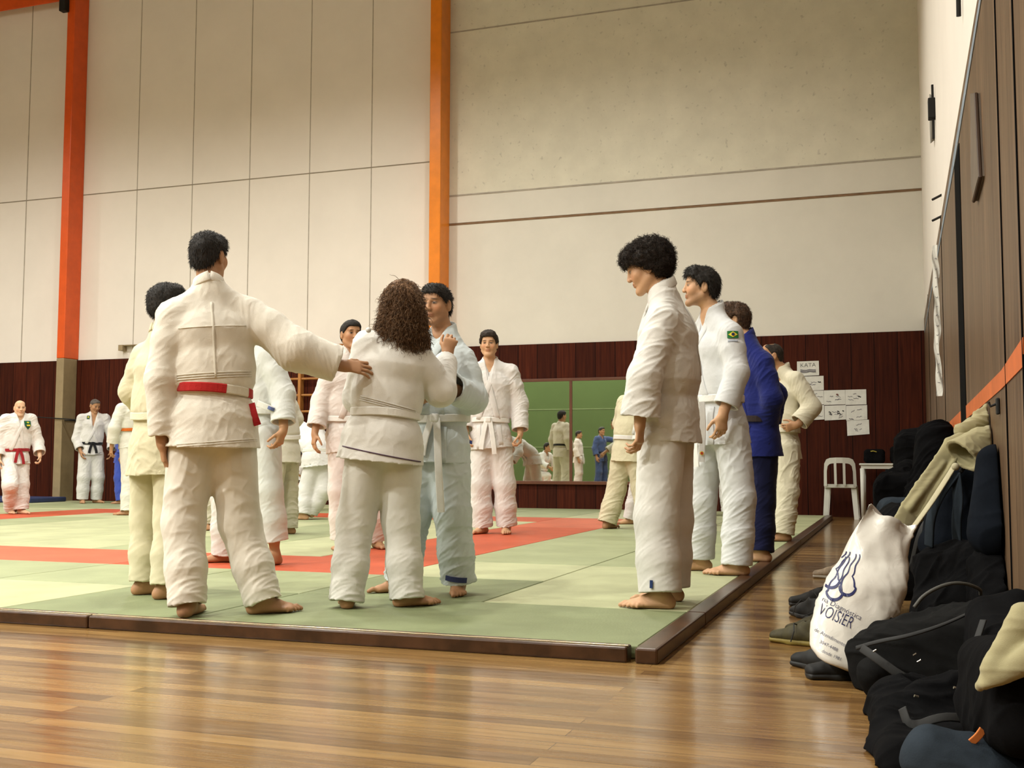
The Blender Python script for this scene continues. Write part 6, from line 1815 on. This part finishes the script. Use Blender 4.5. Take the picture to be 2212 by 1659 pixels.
# ------------------------------------------------------------------ papers on the back wall
M_paper = plain('white_paper', (0.72, 0.71, 0.66), .8, 0, .04, 20); M_inkb = plain('black_marker_ink', (0.03, 0.03, 0.035), .8)
M_inkg = plain('faded_marker_ink', (0.22, 0.21, 0.24), .8); M_inkr = plain('brown_marker_ink', (0.20, 0.08, 0.07), .8)
YP = YB - .027
def sheet(quad, label, marks=(), text=None):
    q = [ony(x, y, YP - .002) for x, y in quad]     # tl tr br bl
    c = sum(q) / 4
    t = thing('paper_sheet', c, label, 'paper', 'drawing sheets on the back wall')
    bm = bmesh.new(); n = 6; rs = np.random.RandomState(int(abs(c[0] * 1000)) % 9999)
    gr = []
    for j in range(n + 1):
        row = []
        for i in range(n + 1):
            a, b_ = i / n, j / n
            p = (q[0] * (1 - a) + q[1] * a) * (1 - b_) + (q[3] * (1 - a) + q[2] * a) * b_
            p = p + np.array([0, -.0015 - .006 * abs(math.sin(a * 5 + b_ * 3 + c[0] * 9)) * b_, 0])
            row.append(bm.verts.new(p))
        gr.append(row)
    for j in range(n):
        for i in range(n): bm.faces.new((gr[j][i], gr[j][i + 1], gr[j + 1][i + 1], gr[j + 1][i]))
    gm = bmesh.ops.extrude_face_region(bm, geom=list(bm.faces)); bmesh.ops.translate(bm, verts=[v for v in gm['geom'] if isinstance(v, bmesh.types.BMVert)], vec=(0, .0012, 0))
    bm_obj('sheet', bm, M_paper, t, world=True)
    def P2(a, b_):
        p = (q[0] * (1 - a) + q[1] * a) * (1 - b_) + (q[3] * (1 - a) + q[2] * a) * b_
        return p + np.array([0, -.0025 - .006 * abs(math.sin(a * 5 + b_ * 3 + c[0] * 9)) * b_, 0])
    groups = {}
    for (x0, y0, x1, y1, wd, mt) in marks:
        groups.setdefault(mt, []).append((x0, y0, x1, y1, wd))
    for mt, ls in groups.items():
        bm = bmesh.new()
        for (x0, y0, x1, y1, wd) in ls:
            n_ = 5; pts = [P2(x0 + (x1 - x0) * k / n_, y0 + (y1 - y0) * k / n_ + .03 * math.sin(k * 2.1 + x0 * 30)) for k in range(n_ + 1)]
            tube(bm, pts, wd, 4)
        bm_obj('drawing', bm, {'b': M_inkb, 'g': M_inkg, 'r': M_inkr}[mt], t, world=True)
    if text:
        vs, fs = text_mesh(text[0], 1.0)
        mx = max(a for a, b_ in vs); my = max(b_ for a, b_ in vs)
        bm = bmesh.new(); x0, y0, x1, y1 = text[1]
        V_ = [bm.verts.new(P2(x0 + a / mx * (x1 - x0), y1 - b_ / my * (y1 - y0))) for a, b_ in vs]
        for f in fs:
            try: bm.faces.new([V_[i] for i in f])
            except ValueError: pass
        bm_obj('printed_text', bm, M_inkb, t, world=True)
rs = np.random.RandomState(11)
def scrib(n, x0, x1, y0, y1, wd=.0035, mt='g'):
    return [(rs.uniform(x0, x1), rs.uniform(y0, y1), 0, 0, wd, mt) for _ in range(0)] + [(a, b_, min(.95, a + rs.uniform(.08, .3)), b_ + rs.uniform(-.12, .06), wd, mt) for a, b_ in zip(rs.uniform(x0, x1, n), rs.uniform(y0, y1, n))]
sheet([(1721.5, 781), (1768.7, 779.3), (1769.6, 810.5), (1722, 813)], 'white paper reading KATA, topmost sheet on the dark back wall', [(.15, y, .85, y, .006, 'g') for y in (.60, .68, .75)], ('KATA', (.14, .14, .86, .40)))
sheet([(1734, 813.5), (1779, 811.8), (1779.6, 842.3), (1735, 845)], 'white drawing sheet just below the KATA sheet', [(.72, .42, .86, .44, .006, 'b')] + scrib(4, .2, .6, .4, .8))
xs = [(1688, 1732, 'behind the hip-handed person, third row'), (1734, 1779, 'second from the left, third row'), (1779.5, 1825.5, 'third from the left, third row'), (1826, 1871, 'rightmost in the third row')]
for i, (a, b_, lab) in enumerate(xs):
    sheet([(a, 846 - i * 1.3), (b_, 844.8 - i * 1.3), (b_ + .8, 873.5), (a + .5, 875)], 'white drawing sheet, ' + lab, scrib(5, .1, .7, .2, .8) + ([(.60, .28, .68, .36, .010, 'r')] if i == 2 else []) + ([(.62, .45, .74, .5, .006, 'b')] if i == 3 else []))
for i, (a, b_, lab) in enumerate([(1690, 1732, 'leftmost in the fourth row'), (1734, 1780, 'second from the left, fourth row'), (1781, 1827, 'with two dark figures, fourth row'), (1827.5, 1873, 'rightmost in the fourth row')]):
    mk = scrib(5, .1, .7, .3, .9)
    if i == 2: mk += [(.2, .42, .30, .48, .006, 'b'), (.22, .55, .34, .6, .006, 'b'), (.60, .40, .70, .46, .006, 'b'), (.60, .55, .76, .6, .007, 'b'), (.84, .38, .9, .42, .006, 'b')]
    sheet([(a, 876.5), (b_, 874.8), (b_ + .6, 906), (a + .5, 908.5)], 'white drawing sheet, ' + lab, mk)
sheet([(1829, 908.5), (1877, 906.5), (1878.3, 937.5), (1830.5, 941.5)], 'white drawing sheet hanging lowest, by itself in the fifth row', scrib(4, .3, .6, .3, .7))

# ------------------------------------------------------------------ things on the right wall
XW = XR - .012
t = thing('paper_banner', (XW - .02, 9.65, 1.27), 'long crumpled white paper banner hanging on the brown right wall', 'banner')
bm = bmesh.new(); ny, nz = 10, 44; gr = []
for j in range(nz + 1):
    k = j / nz; z = 1.27 + 1.24 * k; row = []
    for i in range(ny + 1):
        a = i / ny
        y = 9.58 - .02 * a + .008 * math.sin(k * 19 + a * 5) + .004 * math.sin(k * 47 + a * 9)
        x = XW - .058 + (.044 + .008 * math.sin(k * 17)) * a + .004 * math.sin(k * 13) + .004 * math.sin(k * 31 + 1)
        row.append(bm.verts.new((x, y, z)))
    gr.append(row)
for j in range(nz):
    for i in range(ny): bm.faces.new((gr[j][i], gr[j][i + 1], gr[j + 1][i + 1], gr[j + 1][i]))
gm = bmesh.ops.extrude_face_region(bm, geom=list(bm.faces)); bmesh.ops.translate(bm, verts=[v for v in gm['geom'] if isinstance(v, bmesh.types.BMVert)], vec=(0, .003, 0))
bm_obj('sheet', bm, M_paper, t, world=True)
bm = bmesh.new()
for k in range(14):
    z = 1.38 + k * .078
    tube(bm, [(XW - .042, 9.564, z), (XW - .034, 9.562, z + .012 * math.sin(k * 2)), (XW - .026, 9.558, z)], .0025, 5)
bm_obj('handwriting', bm, M_inkg, t, world=True)
pts = [onx(x, y, XW) for x, y in [(2104, 201), (2117, 201), (2127, 380), (2112, 434), (2105, 400)]]
t = thing('wall_board', sum(pts) / 5, 'flat greyish board with a dark rim, high on the brown right wall', 'board')
bm = bmesh.new(); prism(bm, [(p[1], p[2]) for p in pts], XW - .016, XW, 'x'); bm_obj('panel', bm, plain('faded_brown_board', (0.13, 0.10, 0.075), .5), t, world=True)
bm = bmesh.new(); tube(bm, [p + np.array([-.016, 0, 0]) for p in pts[1:4]], .008, 6); bm_obj('rim', bm, plain('dark_brown_rim', (0.05, 0.025, 0.012), .5), t, world=True)
q = onx(2019, 245, XR)
t = thing('wall_fixture', q, 'small grey oval fixture with a black clip on the white upper right wall', 'fixture')
bm = bmesh.new(); bmesh.ops.create_cone(bm, segments=24, radius1=.16, radius2=.14, depth=.035, cap_ends=True, matrix=Matrix.Translation((XR - .0175, q[1] + .15, q[2])) @ Matrix.Rotation(math.pi / 2, 4, 'Y') @ Matrix.Diagonal((1.4, 1, 1, 1)))
bm_obj('plate', bm, plain('grey_enamel', (0.30, 0.29, 0.27), .5), t, world=True)
bm = bmesh.new(); box(bm, (XR - .06, q[1] - .22, q[2] - .10), (XR, q[1] - .12, q[2] + .08), .008); box(bm, (XR - .03, q[1] - .2, q[2] - .28), (XR - .01, q[1] - .17, q[2] + .2), .003)
bm_obj('clip', bm, M_dark, t, world=True)
for y_, lab in ((421, 'upper dark peg sticking out of the right wall above the panelling'), (467, 'lower dark peg sticking out of the right wall above the panelling')):
    q = onx(2034, y_, XR); t = thing('wall_peg', q, lab, 'peg', 'pegs on the right wall')
    bm = bmesh.new(); tube(bm, [q, q + np.array([-.065, .10, -.01])], .010, 8); bm_obj('rod', bm, M_dark, t, world=True)
q = onx(2082, 10, XR); t = thing('wall_rod', q, 'dark rod on the white upper right wall at the top edge', 'rod')
bm = bmesh.new(); tube(bm, [q + np.array([-.02, 0, .5]), q + np.array([-.02, .1, -.02])], .012, 8); bm_obj('rod', bm, M_dark, t, world=True)
